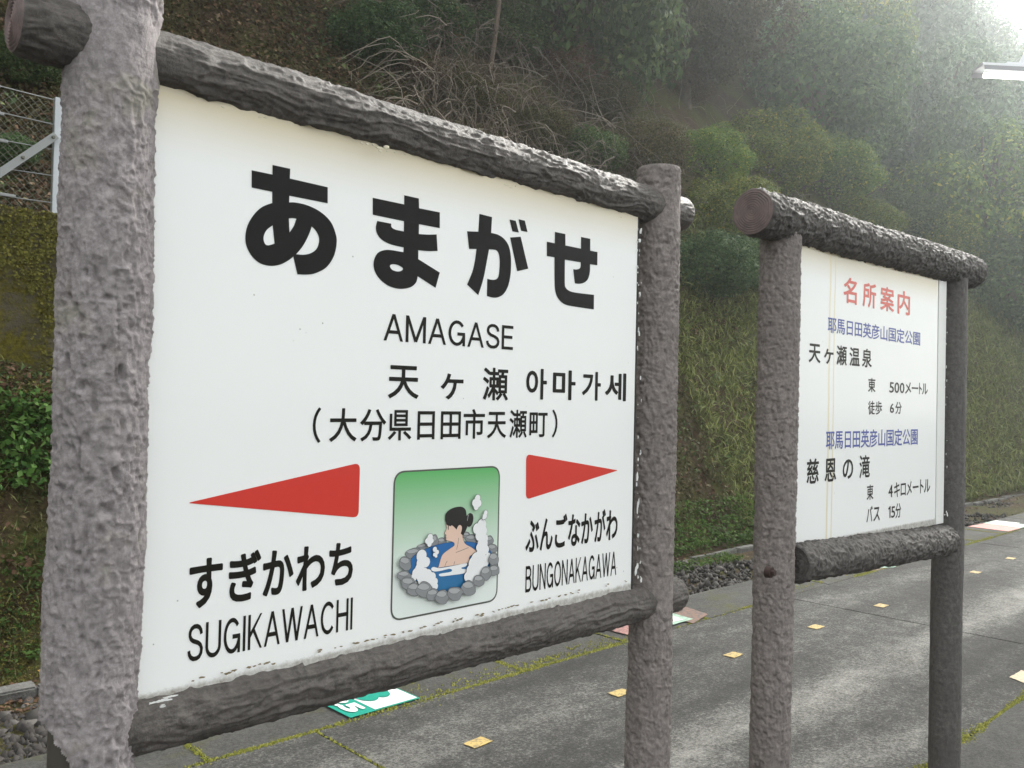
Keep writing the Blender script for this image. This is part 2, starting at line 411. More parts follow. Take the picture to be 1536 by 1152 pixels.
def even(a, b, ws, gap=.12):
    """split a..b (pixels) over glyph weights, receding: later ones narrower"""
    n = len(ws); k = 1.0; tot = sum(ws)+gap*(n-1); out = []; x = 0
    for w in ws:
        u0, u1 = x/tot, (x+w)/tot; x += w+gap
        f = lambda u: a+(b-a)*(u*(1.06-.06*u))
        out.append((f(u0), f(u1)))
    return out
def smooth_poly(pts, n=5):
    """points (x,y) are corners, (x,y,1) lie on a smooth run"""
    P = [np.array(p[:2], float) for p in pts]; K = [len(p) > 2 for p in pts]; m = len(P); out = []
    for i in range(m):
        j = (i+1) % m; out.append(P[i])
        if not (K[i] or K[j]): continue
        a = P[i-1] if K[i] else P[i]-(P[j]-P[i])*.0; d = P[(j+1) % m] if K[j] else P[j]
        for k in range(1, n):
            t = k/n
            out.append(.5*((2*P[i])+(P[j]-a)*t+(2*a-5*P[i]+4*P[j]-d)*t*t+(-a+3*P[i]-3*P[j]+d)*t**3))
    return out
def tess(loops):
    vs = [Vector((p[0], p[1], 0)) for l in loops for p in l]
    tr = geometry.tessellate_polygon([[Vector((p[0], p[1], 0)) for p in l] for l in loops])
    return [(v.x, v.y) for v in vs], [tuple(t) for t in tr]

# ------------------------------------------------------------------ SIGN 1
zt1, zb1 = 1.944, 1.051
sign1 = empty('station_name_sign', (1.07, 1.315, 0), 'large white station name board in a log frame, nearest the camera, reading あまがせ', 'station sign')
M_PAN1 = panel_mat('aged_white_acrylic', zt1, zb1, None, (PX(212, 1044), PX(943, 876)))
pan1 = pobj('sign_panel', box('sign_panel', (.47, YP, 1.02), (PX(952, 600)[0], YP+.03, 1.985), M_PAN1, .002), sign1)
for o_ in [pan1]: o_.data.materials[0] = M_PAN1
# title, traced strokes
def crop(ox, oy, s): return lambda p: (ox+p[0]/s, oy+p[1]/s)
TITLE = [
 (crop(350,230,5.76), [[(157,146),(337,184),(337,100),(490,134),(487,218),(814,293),(814,432),(483,366),(481,424),(540,426,1),(640,450,1),(750,505,1),(840,592,1),(887,710,1),(889,800,1),(862,900,1),(800,987,1),(710,1035,1),(640,1048,1),(552,1046),(517,892),(470,928,1),(400,962,1),(318,972,1),(230,950,1),(160,890,1),(112,800,1),(103,710,1),(125,615,1),(180,525,1),(250,462,1),(335,430),(335,332),(157,296)],
   [(338,622),(285,665,1),(260,725,1),(270,778,1),(300,795,1),(355,780)], [(478,563),(510,560,1),(543,566),(520,630,1),(484,684)],
   [(676,632),(712,670,1),(736,720,1),(738,770,1),(718,825,1),(670,862,1),(610,876,1),(541,872),(600,800,1),(650,705,1)]]),
 (crop(545,280,7.2), [[(100,120),(439,192),(440,92),(598,128),(600,233),(824,278),(824,448),(600,405),(598,512),(700,518,1),(790,516),(800,694),(700,696,1),(592,687),(591,782),(824,928),(778,1092),(585,968),(570,1030,1),(520,1080,1),(440,1102,1),(350,1098,1),(250,1060,1),(160,980,1),(115,890,1),(112,800,1),(150,720,1),(215,688,1),(290,684,1),(431,708),(433,656),(300,625,1),(200,575,1),(148,510,1),(133,440,1),(148,370),(300,400),(302,435,1),(340,462,1),(435,484),(437,373),(100,303)],
   [(285,858,1),(310,838,1),(370,846,1),(424,880,1),(410,908,1),(365,916,1),(310,898,1)]]),
 (crop(690,310,7.68), [[(222,83),(367,120),(357,302),(440,325,1),(510,375,1),(560,455,1),(582,560,1),(586,680,1),(578,800,1),(550,920,1),(500,1005,1),(440,1042,1),(380,1048,1),(308,1030),(313,830),(360,842,1),(410,838,1),(440,805,1),(452,720,1),(455,620,1),(443,540,1),(410,500,1),(332,492),(305,640,1),(265,840,1),(208,1020),(80,897),(140,750,1),(170,620,1),(187,487),(103,488),(80,283),(210,289)]]),
 (crop(690,310,7.68), [[(568,148),(640,163),(676,298),(602,283)]]),
 (crop(690,310,7.68), [[(673,145),(745,162),(776,292),(702,277)]]),
 (crop(690,310,7.68), [[(575,355),(697,346),(784,714),(657,744)]]),
 (crop(810,330,7.68), [[(170,137),(290,162),(291,293),(470,330),(471,195),(577,217),(577,352),(660,370),(658,522),(575,510),(572,600,1),(550,680,1),(505,722,1),(450,735,1),(400,730),(380,567),(420,570,1),(455,558,1),(466,530,1),(466,488),(285,457),(284,720,1),(295,780,1),(340,818,1),(420,838,1),(620,862),(618,1030),(380,995,1),(280,970,1),(215,915,1),(180,840,1),(167,740,1),(165,430),(77,415),(77,250),(168,268)]]),
]
Vs, Fs = [], []
for f, loops in TITLE:
    lp = [[PX(*f(p)) for p in smooth_poly(l)] for l in loops]
    v, t = tess(lp); n = len(Vs); Vs += v; Fs += [tuple(i+n for i in q) for q in t]
print_mesh('title_lettering', Vs, Fs, [M_BLACK], pan1, label='heavy black lettering あまがせ')
text_line('AMAGASE', None, (576, 469.5), (769, 525), pan1, M_INK, .010, label='black lettering AMAGASE')
text_line('天ヶ瀬', [(582,628),(661,695),(724,762)], (582,543), (762,601), pan1, M_INK, .016, label='black lettering 天ヶ瀬')
text_line('아마가세', [(789,820),(829,863),(873,901),(907.5,939)], (789,552), (938,602), pan1, M_INK, .022, label='black lettering 아마가세')
text_line('（大分県日田市天瀬町）', [(469,481),(494,535),(540,579),(582,617),(626,652),(661,691),(695,727),(731,759),(764,790),(794,821),(828,836)], (469,611), (836,656), pan1, M_INK, .014, label='black lettering （大分県日田市天瀬町）')
text_line('すぎかわち', [(284,334),(343,391),(394,440),(444,487),(493,529)], (284,836), (529,876), pan1, M_INK, .028, label='black lettering すぎかわち')
text_line('SUGIKAWACHI', None, (282,938), (528,944), pan1, M_INK, .010, label='black lettering SUGIKAWACHI')
text_line('ぶんごなかがわ', [(788.5,808.5),(810,829),(832.5,850.5),(852,870),(871.5,889),(891.4,908),(909,926)], (789,777), (926,809), pan1, M_INK, .024, label='black lettering ぶんごなかがわ')
text_line('BUNGONAKAGAWA', None, (788.5,849.5), (924,862), pan1, M_INK, .006, label='black lettering BUNGONAKAGAWA')
def roundpoly(pts, rs, n=6):
    out = []; m = len(pts); P = [np.array(p, float) for p in pts]
    for i in range(m):
        a, b, c = P[i-1], P[i], P[(i+1) % m]; r = rs[i]
        u = (a-b)/np.linalg.norm(a-b); w = (c-b)/np.linalg.norm(c-b)
        ang = math.acos(np.clip(u@w, -1, 1)); d = r/math.tan(ang/2)
        s0, s1 = b+u*d, b+w*d
        for k in range(n+1):
            t = k/n; out.append((1-t)**2*s0+2*t*(1-t)*b+t*t*s1)
    return out
for name_, pts, rs, lab in (('direction_arrow', [(280,754.5),(539.8,694),(537.5,776.5)], [.0012,.011,.011], 'long red arrow pointing left'),
                      ('direction_arrow', [(789,681),(927,705.5),(788.6,749.5)], [.011,.0012,.011], 'shorter red arrow pointing right')):
    v, t = tess([roundpoly([PX(*p) for p in pts], rs)])
    print_mesh(name_, v, t, [M_RED], pan1, label=lab)

# hot-spring picture ------------------------------------------------------
def flat(name, c, r=.35): return mat(name, c, r, .4)
def grad_mat(name, c0, c1, z0, z1, extra=None):
    m = mat(name, c0, .35, .4); g = N(m, 'ShaderNodeNewGeometry'); sp = N(m, 'ShaderNodeSeparateXYZ'); L(m, g.outputs['Position'], sp.inputs[0])
    mr = N(m, 'ShaderNodeMapRange'); L(m, sp.outputs[2], mr.inputs[0]); mr.inputs[1].default_value = z0; mr.inputs[2].default_value = z1
    L(m, ramp(m, mr.outputs[0], [(0, c0), (1, c1)]), base(m).inputs['Base Color']); return m
pic = bpy.data.objects  # placeholder name kept out of the scene
C4 = crop(560, 680, 4.268)
fx0, fz1 = PX(590.5, 707); fx1 = PX(750, 700)[0]; fz0 = PX(584.5, 930.5)[1]; fz1 = (fz1+PX(750, 698)[1])/2
fz0 = (fz0+PX(748, 903)[1])/2
M_PG = grad_mat('green_gradient_print', (.74,.80,.77), (.10,.42,.12), fz0+(fz1-fz0)*.30, fz1)
M_FR = flat('olive_grey_print', (.085,.09,.075)); M_SKIN = flat('skin_tone_print', (.74,.53,.43)); M_HAIR = flat('hair_print', (.02,.018,.018))
M_WAT = grad_mat('blue_water_print', (.03,.16,.34), (.02,.13,.38), PX(660,880)[1], PX(660,815)[1])
M_STN = flat('stone_grey_print', (.24,.25,.26)); M_STN2 = flat('light_stone_print', (.38,.39,.40)); M_WH = flat('steam_white_print', (.80,.81,.82)); M_LN = flat('outline_print', (.04,.04,.045))
PM = [M_PG, M_FR, M_SKIN, M_HAIR, M_WAT, M_STN, M_STN2, M_WH, M_LN]
pv, pf, pmi, pl = [], [], [], []; layer = [0]
def padd(v, t, mi, lift=None):
    if lift is None: layer[0] += 1; lift = .0006+layer[0]*.00004
    n = len(pv); pv.extend(v); pl.extend([lift]*len(v)); pf.extend([tuple(i+n for i in q) for q in t]); pmi.extend([mi]*len(t))
def outline(loop, w, closed=True):
    P = np.array(loop); m = len(P)
    d = np.roll(P, -1, 0)-np.roll(P, 1, 0)
    if not closed: d[0] = P[1]-P[0]; d[-1] = P[-1]-P[-2]
    nrm = np.stack([d[:, 1], -d[:, 0]], 1); nrm /= np.linalg.norm(nrm, axis=1)[:, None]+1e-9
    V = np.vstack([P-nrm*w/2, P+nrm*w/2]); k = m if closed else m-1
    return [tuple(x) for x in V], [(i, (i+1) % m, (i+1) % m+m, i+m) for i in range(k)]
def shape(pts, mi, w=.0007, sm=True, line=8):
    lp = [PX(*C4(p)) for p in smooth_poly([(*p[:2], 1) for p in pts] if sm else pts, 4)]
    v, t = tess([lp]); padd(v, t, mi)
    if w: padd(*outline(lp, w), line)
def stroke(pts, w=.0008, mi=8):
    P = [PX(*C4(p)) for p in pts]; padd(*outline(P, w, False), mi)
rect = lambda e: roundpoly([(fx0+e, fz1-e), (fx1-e, fz1-e), (fx1-e, fz0+e), (fx0+e, fz0+e)], [.026-e]*4, 10)
v, t = tess([rect(0)]); padd(v, t, 1)
v, t = tess([rect(.0034)]); padd(v, t, 0)
def stone(cx, cy, rx, ry, rot, i):
    rr = random.Random(i*13+5); pts = []
    for k in range(9):
        a = k*2*math.pi/9+rr.uniform(-.15, .15); q = rr.uniform(.9, 1.12)
        x, y = rx*q*math.cos(a), ry*q*math.sin(a); c, s = math.cos(math.radians(rot)), math.sin(math.radians(rot))
        pts.append((cx+c*x-s*y, cy+s*x+c*y))
    shape(pts, 5)
    top = [(cx+(p[0]-cx)*.72-rx*.1, cy+(p[1]-cy)*.42-ry*.42) for p in pts]
    shape(top, 6, .0005)
back = [(435,565,30,26,0),(462,540,12,20,0),(385,562,32,40,10),(312,600,40,22,-20),(252,640,54,32,-15),(592,525,30,22,30),(625,548,44,28,0),(738,558,26,32,20),(760,610,32,30,20)]
for i, s_ in enumerate(back): stone(*s_, i)
shape([(225,700),(260,650),(330,610),(420,580),(510,566),(600,564),(680,580),(735,610),(752,650),(740,720),(690,770),(640,820),(560,862),(480,885),(400,882),(320,845),(240,795),(220,745)], 4)
shape([(468,440,1),(465,480,1),(452,504),(450,514),(462,524),(459,540,1),(462,555,1),(500,566,1),(514,574),(512,590,1),(480,612,1),(440,645,1),(425,680,1),(410,732),(500,718,1),(612,698),(612,660,1),(652,640),(652,622,1),(620,598,1),(582,575,1),(567,525,1),(580,480,1),(560,430,1)], 2, .0007, False)
shape([(455,420,1),(460,385,1),(485,360,1),(520,345,1),(560,342,1),(585,360,1),(592,395,1),(602,425,1),(598,460,1),(588,490,1),(570,525),(555,513),(563,480,1),(558,462,1),(545,458,1),(535,470,1),(528,487),(512,470,1),(496,458),(492,466),(466,458),(456,430,1)], 3, .0004, False)
shape([(595,400),(612,382),(630,388),(636,415),(630,445),(618,465),(600,468),(592,440)], 3, 0)
stroke([(606,390),(600,410),(597,430)], .0006, 7)
stroke([(475,462),(475,488)], .0018); stroke([(541,540),(537,575),(528,616)]); stroke([(523,634),(560,620),(604,602)]); stroke([(468,687),(458,705),(451,725)]); stroke([(516,690),(510,712)]); stroke([(456,541),(466,541)])
shape([(365,738),(380,726),(420,733),(500,720),(590,702),(586,722),(560,730),(562,738),(586,742),(576,766),(500,778),(430,786),(414,777),(426,768),(486,758),(498,746),(480,738),(420,752),(378,754)], 7, 0)
def cloud(circles, poly=None, w=.0007):
    cs = []
    for (cx, cy, r) in circles:
        c = np.array(PX(*C4((cx, cy)))); e = np.array(PX(*C4((cx+r, cy)))); cs.append((c, abs(e[0]-c[0])))
    for extra, mi in ((w, 8), (0, 7)):
        for c, r in cs:
            v = [tuple(c+(r+extra)*np.array([math.cos(k*math.pi/9), math.sin(k*math.pi/9)])) for k in range(18)]; padd(v, [tuple(range(18))], mi)
    if poly: shape(poly, 7, 0, False)
cloud([(302,655,32),(330,695,26),(285,735,24),(300,700,30),(270,765,28),(250,795,20),(310,780,40),(340,775,28),(368,790,24),(385,820,20),(350,820,34),(388,850,18),(300,812,22)])
cloud([(655,480,26),(685,455,28),(692,495,26),(668,525,24),(700,545,24),(690,575,32),(668,600,20),(708,615,22),(680,640,30),(725,655,16),(650,675,34),(630,700,30),(700,690,30),(612,745,26),(660,730,44),(595,785,24),(625,790,30),(690,735,18)], [(600,740),(690,650),(700,720),(620,815),(575,812)])
cloud([(335,558,15),(352,535,18),(362,558,13),(348,578,14)])
cloud([(382,612,13),(396,630,12),(380,645,10),(390,655,8)])
cloud([(655,285,17),(640,315,20),(662,318,18),(646,340,16)])
cloud([(706,378,12),(700,400,14),(692,412,8)])
front = [(192,702,38,46,0),(185,782,46,34,0),(210,832,46,42,20),(243,868,42,44,0),(312,872,52,50,0),(365,903,40,40,0),(757,675,33,44,0),(757,745,33,34,0),(703,768,34,46,20),(660,812,36,38,0),(592,858,46,48,20),(425,914,46,44,0),(505,893,52,42,-10)]
for i, s_ in enumerate(front): stone(*s_, i+30)
print_mesh('hot_spring_picture', pv, pf, PM, pan1, lifts=pl, midx=pmi, label='green framed picture of a bather with black hair in a steaming rock pool')

# frame of sign 1 ------------------------------------------------------
YC = 1.318
xl = onY(152, 560, YC)[0]; xr_ = onY(982, 560, YC)[0]
bot = np.array([xl-.006, YC, 0]); 
def notch(c):   # broken-out hollow low on the far-left side of the left post
    a = np.arctan2(c[:, 1]-YC, c[:, 0]-xl)   # angle round the post
    side = np.abs(np.angle(np.exp(1j*(a-math.radians(172)))))
    z = c[:, 2]; lim = np.clip((1.035-z)/.05, 0, 1)**.5*math.radians(58)
    lim = lim*(1+.04*vn(np.stack([z*30, z*0, z*0], -1), 4))
    return (z < 1.035) & (side < lim)
bulge = lambda s, t: 1+.035*np.sin(s*3.1+.5)+.02*np.sin(s*8+t)
def lumps(s, t): return 1+.03*np.sin(s*2.4+1)+.02*np.sin(s*7+t*1.0)+.012*np.sin(s*15+t*2)
postL = add_log('post', sign1, M_POST, M_RING, label='thick pale grey left post with carved bark', p0=(xl-.008, YC, 0), p1=(xl+.004, YC, 2.16), rad=.0638, kind='post', seed=1, res=.0022, rfun=lumps, notch=notch, cap1='ring', calm=[(1.99, .05)])
hol = pobj('inner_pipe', npmesh('inner_pipe', *tubes([[(xl-.012, YC, 0), (xl-.012, YC, 1.06)]], .044, 32), [mat('dark_steel_pipe', (.06,.055,.045), .5, .4)], True), sign1)
postR = add_log('post', sign1, M_POST2, M_RING, label='right post standing between the two boards', p0=(xr_, YC, 0), p1=(xr_+.002, YC, 2.085), rad=.0545, kind='fine', seed=2, res=.0026, rfun=lambda s, t: 1+.02*np.sin(s*5)+.012*np.sin(s*12+t), cap1='flat', calm=[(1.97, .045), (1.03, .045)])
yr = YC
zr0 = onY(228, 92, yr)[2]; zr1 = onY(950, 302, yr)[2]; ztr = (zr0+zr1)/2
xe0 = onY(22, 44, yr)[0]; xe1 = onY(1022, 312, yr)[0]
add_log('top_rail', sign1, M_RAIL, M_RING, p0=(xe0, yr, ztr+.008), p1=(xe1, yr, ztr-.006), rad=.0445, kind='rail', seed=3, res=.0022, cap0='ring', cap1='ring', calm=[(xl-xe0, .075), (xr_-xe0, .07)])
zb_0 = onY(212, 1084, yr)[2]; zb_1 = onY(945, 906, yr)[2]; zbr = (zb_0+zb_1)/2
xe2 = onY(1013, 888, yr)[0]
add_log('bottom_rail', sign1, M_RAIL, M_RING, p0=(xl, yr, zb_0), p1=(xe2, yr, zb_1), rad=.0440, kind='rail', seed=4, res=.0022, cap1='ring', calm=[(0, .07), (xr_-xl, .07)])
print('rails', zr0, zr1, zb_0, zb_1, xl, xr_)
# black strip standing in for gap shade and flaked white paint round the panel
xs = PX(953, 600)[0]
pobj('gap_shade_strip', box('gap_shade_strip', (xs, YP+.004, 1.03), (xs+.008, YP+.024, 1.96), M_GAP, .001), sign1)
def flakes(name, spots, y, parent, mt=M_FLAKE):
    vs, fs = [], []
    for (px, py, w, h, n) in spots:
        c = onY(px, py, y)
        for _ in range(n):
            k = random.randint(5, 8); cx = c[0]+random.gauss(0, w*.35); cz = c[2]+random.gauss(0, h*.4); s = random.uniform(.2, .6)
            ring = [(cx+math.cos(a*2*math.pi/k)*w*s*random.uniform(.4, 1), y-random.uniform(0, .0006), cz+math.sin(a*2*math.pi/k)*h*s*random.uniform(.3, 1)) for a in range(k)]
            b = [(p[0], y+.0015, p[2]) for p in ring]; i = len(vs); vs += ring+b
            fs.append(tuple(range(i+k-1, i-1, -1))); fs += [(i+a, i+(a+1) % k, i+k+(a+1) % k, i+k+a) for a in range(k)]
    me = pymesh(name, vs, fs, [mt]); return pobj(name, me, parent, kind='stuff')
sp = [(random.uniform(956,962), 340+i*8+random.uniform(-6,6), random.uniform(.002,.006), random.uniform(.004,.018), random.choice([1,1,2])) for i in range(66) if random.random() < (.75 if i < 16 or i > 42 else .35)]+[(961,350,.010,.016,2),(962,362,.014,.012,2),(955,850,.008,.03,3),(960,868,.010,.02,2),(956,720,.008,.03,2),(957,760,.006,.03,2)]
flakes('white_paint_remnants', sp, YP-.004, sign1)
flakes('white_paint_remnants', [(240,1052,.02,.004,5),(252,1046,.02,.003,4),(232,1055,.008,.004,2),(246,1058,.012,.003,3)], YP-.034, sign1)
flakes('white_paint_remnants', [(540+i*9, 212+i*2.7, .012, .006, 1) for i in range(0, 8)]+[(575,222,.02,.008,3),(240,137,.012,.003,1),(330,158,.01,.003,1),(395,177,.012,.003,2),(660,246,.01,.003,1),(760,278,.02,.003,2)], YP-.028, sign1, mat('yellowed_paint_flake', (.62,.58,.44), .6))
gr = mat('dry_moss_crust', (.20,.16,.09), .9)
flakes('crust_on_rail', [(x_, 1036-(x_-222)*.2285-(1 if x_ > 700 else 0), .012, .004, 2) for x_ in range(300, 945, 9) if random.random() < .55], YP-.006, sign1, gr)

# ------------------------------------------------------------------ SIGN 2
zt2, zb2 = PX(1204, 373)[1], PX(1197, 816)[1]; zt2 = (zt2+PX(1420, 430)[1])/2; zb2 = (zb2+PX(1411, 776)[1])/2
xp0 = PX(1203, 600)[0]; xp1 = PX(1417, 600)[0]
sign2 = empty('guide_sign', ((xp0+xp1)/2, 1.315, 0), 'smaller white guide board in a log frame behind the name board, with red heading 名所案内', 'guide sign')
M_PAN2 = panel_mat('aged_white_acrylic_guide', zt2, zb2, [(PX(1243, 600)[0], .009), (PX(1250, 600)[0], .006)], (PX(1198, 817), PX(1408, 777)))
pan2 = pobj('sign_panel', box('sign_panel', (xp0-.05, YP, zb2-.03), (PX(1405, 600)[0], YP+.03, zt2+.04), M_PAN2, .002), sign2)
pobj('panel_edge_strip', box('panel_edge_strip', (PX(1405.8, 600)[0], YP-.002, zb2-.03), (xp1, YP+.03, zt2+.04), mat('ivory_edge_strip', (.76,.77,.75), .35), .002), sign2)
text_line('名所案内', [(1265,1285),(1294,1314),(1320.5,1341),(1346.5,1365)], (1265,414), (1365,474), pan2, M_RED2, .020, label='red heading 名所案内')
bl = '耶馬日田英彦山国定公園'
text_line(bl, even(1241.3,1380.8,[1]*11,.03), (1241,474), (1381,519), pan2, M_BLUE, .012, em=True, label='upper blue line 耶馬日田英彦山国定公園')
text_line('天ヶ瀬温泉', [(1213,1230.5),(1236,1250),(1254.5,1270),(1274,1289.5),(1293,1307.5)], (1213,512), (1307,552), pan2, M_INK, .018, label='black line 天ヶ瀬温泉')
text_line('東', [(1302,1313)], (1302,566.5), (1313,588.5), pan2, M_INK, .012, label='black lettering 東')
text_line('500メートル', [(1334,1340.6),(1341.6,1348.6),(1349.6,1356.4),(1357.5,1366.5),(1367.5,1377),(1378.5,1382.5),(1383,1391.5)], (1334,571), (1391,592), pan2, M_INK, .012, label='black lettering 500メートル')
text_line('徒歩', [(1302,1312),(1312.8,1322.8)], (1302,601), (1322.5,622), pan2, M_INK, .012, label='black lettering 徒歩')
text_line('6分', [(1334.8,1340.8),(1342.8,1352.2)], (1334.7,602.5), (1352,621), pan2, M_INK, .012, label='black lettering 6分')
text_line(bl, even(1238.8,1377,[1]*11,.03), (1239,645.5), (1377,667), pan2, M_BLUE, .012, em=True, label='lower blue line 耶馬日田英彦山国定公園')
text_line('慈恩の滝', [(1210,1228),(1237,1254),(1264,1279.5),(1289,1304.5)], (1210,688.4), (1304,716), pan2, M_INK, .018, label='black line 慈恩の滝')
text_line('東', [(1300,1309.8)], (1300,727.5), (1310,748.8), pan2, M_INK, .012, label='black lettering 東')
text_line('4キロメートル', [(1332.5,1339),(1341,1349.5),(1351,1358.5),(1360,1367.5),(1369,1377.5),(1380,1385),(1386,1395)], (1332.5,725), (1395,738), pan2, M_INK, .012, label='black lettering 4キロメートル')
text_line('バス', [(1299.7,1308.5),(1310,1319.5)], (1299.7,760), (1319.5,780.5), pan2, M_INK, .012, label='black lettering バス')
text_line('15分', [(1332,1335.6),(1336.6,1342.4),(1343,1351.3)], (1331,757.5), (1351.3,776), pan2, M_INK, .012, label='black lettering 15分')
x2l = onY(1166, 600, YC)[0]; x2r = onY(1424, 600, YC)[0]
ztt = (onY(1148, 320, YC)[2]+onY(1460, 398, YC)[2])/2
add_log('post', sign2, M_POST2, M_RING, label='paler left post with a bolt and rust streak', p0=(x2l-.012, YC, 0), p1=(x2l+.004, YC, ztt-.02), rad=.0585, kind='fine', seed=5, res=.003, rfun=lambda s, t: 1-.02*np.sin(s*3))
add_log('post', sign2, M_POST3, M_RING, label='dark slim right post', p0=(x2r-.004, YC, 0), p1=(x2r+.01, YC, ztt-.02), rad=.060, kind='dark', seed=6, res=.004)
add_log('top_rail', sign2, M_RAIL2, M_RING, p0=(onY(1124, 316, YC)[0], YC-.01, onY(1118, 316, YC)[2]), p1=(onY(1453, 420, YC)[0], YC-.01, onY(1462, 412, YC)[2]), rad=.067, kind='knob', seed=7, res=.003, cap0='ring', cap1='flat')
yb2 = YC-.035
add_log('bottom_rail', sign2, M_RAIL2, M_RAIL2, p0=(x2l+.046, yb2, onY(1200, 843, yb2)[2]), p1=(onY(1417, 808, yb2)[0], yb2, onY(1425, 808, yb2)[2]), rad=.058, kind='knob', seed=8, res=.003, cap0='flat', cap1='flat', capname='rail_end')
b = onY(1152, 858, YC-.064)
bm = bmesh.new(); bmesh.ops.create_cone(bm, cap_ends=True, segments=20, radius1=.017, radius2=.015, depth=.016, matrix=Matrix.Translation((b[0], b[1]-.004, b[2]))@Matrix.Rotation(math.pi/2, 4, 'X'))
bmesh.ops.create_cone(bm, cap_ends=True, segments=6, radius1=.009, radius2=.009, depth=.012, matrix=Matrix.Translation((b[0], b[1]-.016, b[2]))@Matrix.Rotation(math.pi/2, 4, 'X'))
me = bpy.data.meshes.new('bolt'); bm.to_mesh(me); bm.free(); me.materials.append(mat('rusty_bolt', (.055,.035,.03), .6, .4, .3))
pobj('bolt', me, sign2)
flakes('white_paint_remnants', [(random.uniform(1418,1421), 450+i*9+random.uniform(-5,5), random.uniform(.002,.006), random.uniform(.006,.02), 1) for i in range(38) if random.random() < .45]+[(1421,770,.012,.012,4),(1417,772,.008,.008,2)], YP-.012, sign2)
flakes('white_paint_remnants', [(1410,798,.006,.004,1),(1414,800,.004,.006,1)], yb2-.058, sign2)

# ------------------------------------------------------------------ PLATFORM
YJ, YE = 3.38, 3.90
def asphalt(name, lo=.040, hi=.30, band=True):
    m = mat(name, (.15,.15,.15), .85, .25); g = N(m, 'ShaderNodeNewGeometry'); v = g.outputs['Position']
    mp = N(m, 'ShaderNodeMapping'); mp.inputs['Scale'].default_value = (.35, 1.5, 1); mp.inputs['Rotation'].default_value = (0, 0, .06); L(m, v, mp.inputs[0])
    big = noise(m, mp.outputs[0], 1.3, 6, .62); mid = noise(m, v, 9, 8, .7); fine = noise(m, v, 62, 6, .9)
    t = math_(m, 'ADD', math_(m, 'MULTIPLY', big, .95), math_(m, 'MULTIPLY', mid, .62))
    t = math_(m, 'ADD', t, math_(m, 'MULTIPLY', math_(m, 'SUBTRACT', noise(m, v, 28, 6, .7), .5), .55))
    t = math_(m, 'ADD', t, math_(m, 'MULTIPLY', math_(m, 'SUBTRACT', fine, .5), 2.1))
    if band:   # paler bands along the platform
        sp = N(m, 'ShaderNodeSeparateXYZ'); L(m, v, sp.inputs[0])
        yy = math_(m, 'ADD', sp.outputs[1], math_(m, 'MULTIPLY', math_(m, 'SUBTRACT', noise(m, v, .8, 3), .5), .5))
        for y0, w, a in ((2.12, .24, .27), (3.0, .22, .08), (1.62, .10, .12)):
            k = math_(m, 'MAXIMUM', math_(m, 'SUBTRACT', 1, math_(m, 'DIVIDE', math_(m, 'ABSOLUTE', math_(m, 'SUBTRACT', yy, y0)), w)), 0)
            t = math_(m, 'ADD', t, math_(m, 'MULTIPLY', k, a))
    mrg = N(m, 'ShaderNodeMapRange'); L(m, t, mrg.inputs[0]); mrg.inputs[1].default_value = .55; mrg.inputs[2].default_value = 1.32
    c = ramp(m, mrg.outputs[0], [(0, (lo*.8, lo*.78, lo*.75)), (.35, (lo*1.5, lo*1.48, lo*1.42)), (.7, (hi*.62, hi*.61, hi*.57)), (1, (hi, hi*.98, hi*.92))])
    L(m, c, base(m).inputs['Base Color']); bump(m, fine, 1.0, .007); return m
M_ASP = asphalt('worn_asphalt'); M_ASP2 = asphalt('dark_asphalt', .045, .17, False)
M_EDGE = asphalt('mossy_edging_concrete', .05, .17, False)
def edge_moss():
    m = M_EDGE; b_ = base(m); src = b_.inputs['Base Color'].links[0].from_socket
    g = N(m, 'ShaderNodeNewGeometry')
    k = ramp(m, noise(m, g.outputs['Position'], 2.6, 6, .65), [(.52, (0,0,0)), (.66, (1,1,1))])
    L(m, mix(m, math_(m, 'MULTIPLY', k, .55), src, (.085,.085,.02)), b_.inputs['Base Color'])
edge_moss()
M_CONC = asphalt('platform_side_concrete', .10, .25, False)
plat = box('platform', (-30, -4, -.95), (140, YE-.02, -.12), M_CONC); pobj('platform', plat, kind='structure')
# asphalt sheets with open joints between them
def slab(name, x0, x1, y0, y1, m, z=0, j=.006):
    return box(name, (x0+j, y0+j, -.12), (x1-j, y1-j, z), m, .006)
pl_ = bpy.data.objects['platform']
XJ = onZ(474, 1097)[0]; print('joint X', XJ)
XS = [XJ-8, XJ-4, XJ, XJ+4.15, XJ+8.4, XJ+12.5, XJ+16.7, XJ+21, XJ+29, XJ+45, XJ+90]
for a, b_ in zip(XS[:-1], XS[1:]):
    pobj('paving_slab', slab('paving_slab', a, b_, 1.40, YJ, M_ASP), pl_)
for a, b_ in zip(XS[:-1], XS[1:]):
    pobj('paving_slab', slab('paving_slab', a, b_, -4, 1.40, M_ASP2), pl_)
XE0 = .6; em = slab('edging_slab', 0, .9, 0, YE-YJ, M_EDGE, 0, .004)
emesh = em
x = -2.0; i = 0
while x < 60:
    o = bpy.data.objects.new('edging_slab', emesh); link(o, pl_); o.location = (x, YJ, random.uniform(-.004, .0)); o.rotation_euler = (random.uniform(-.004, .004), random.uniform(-.003, .003), 0)
    x += .9
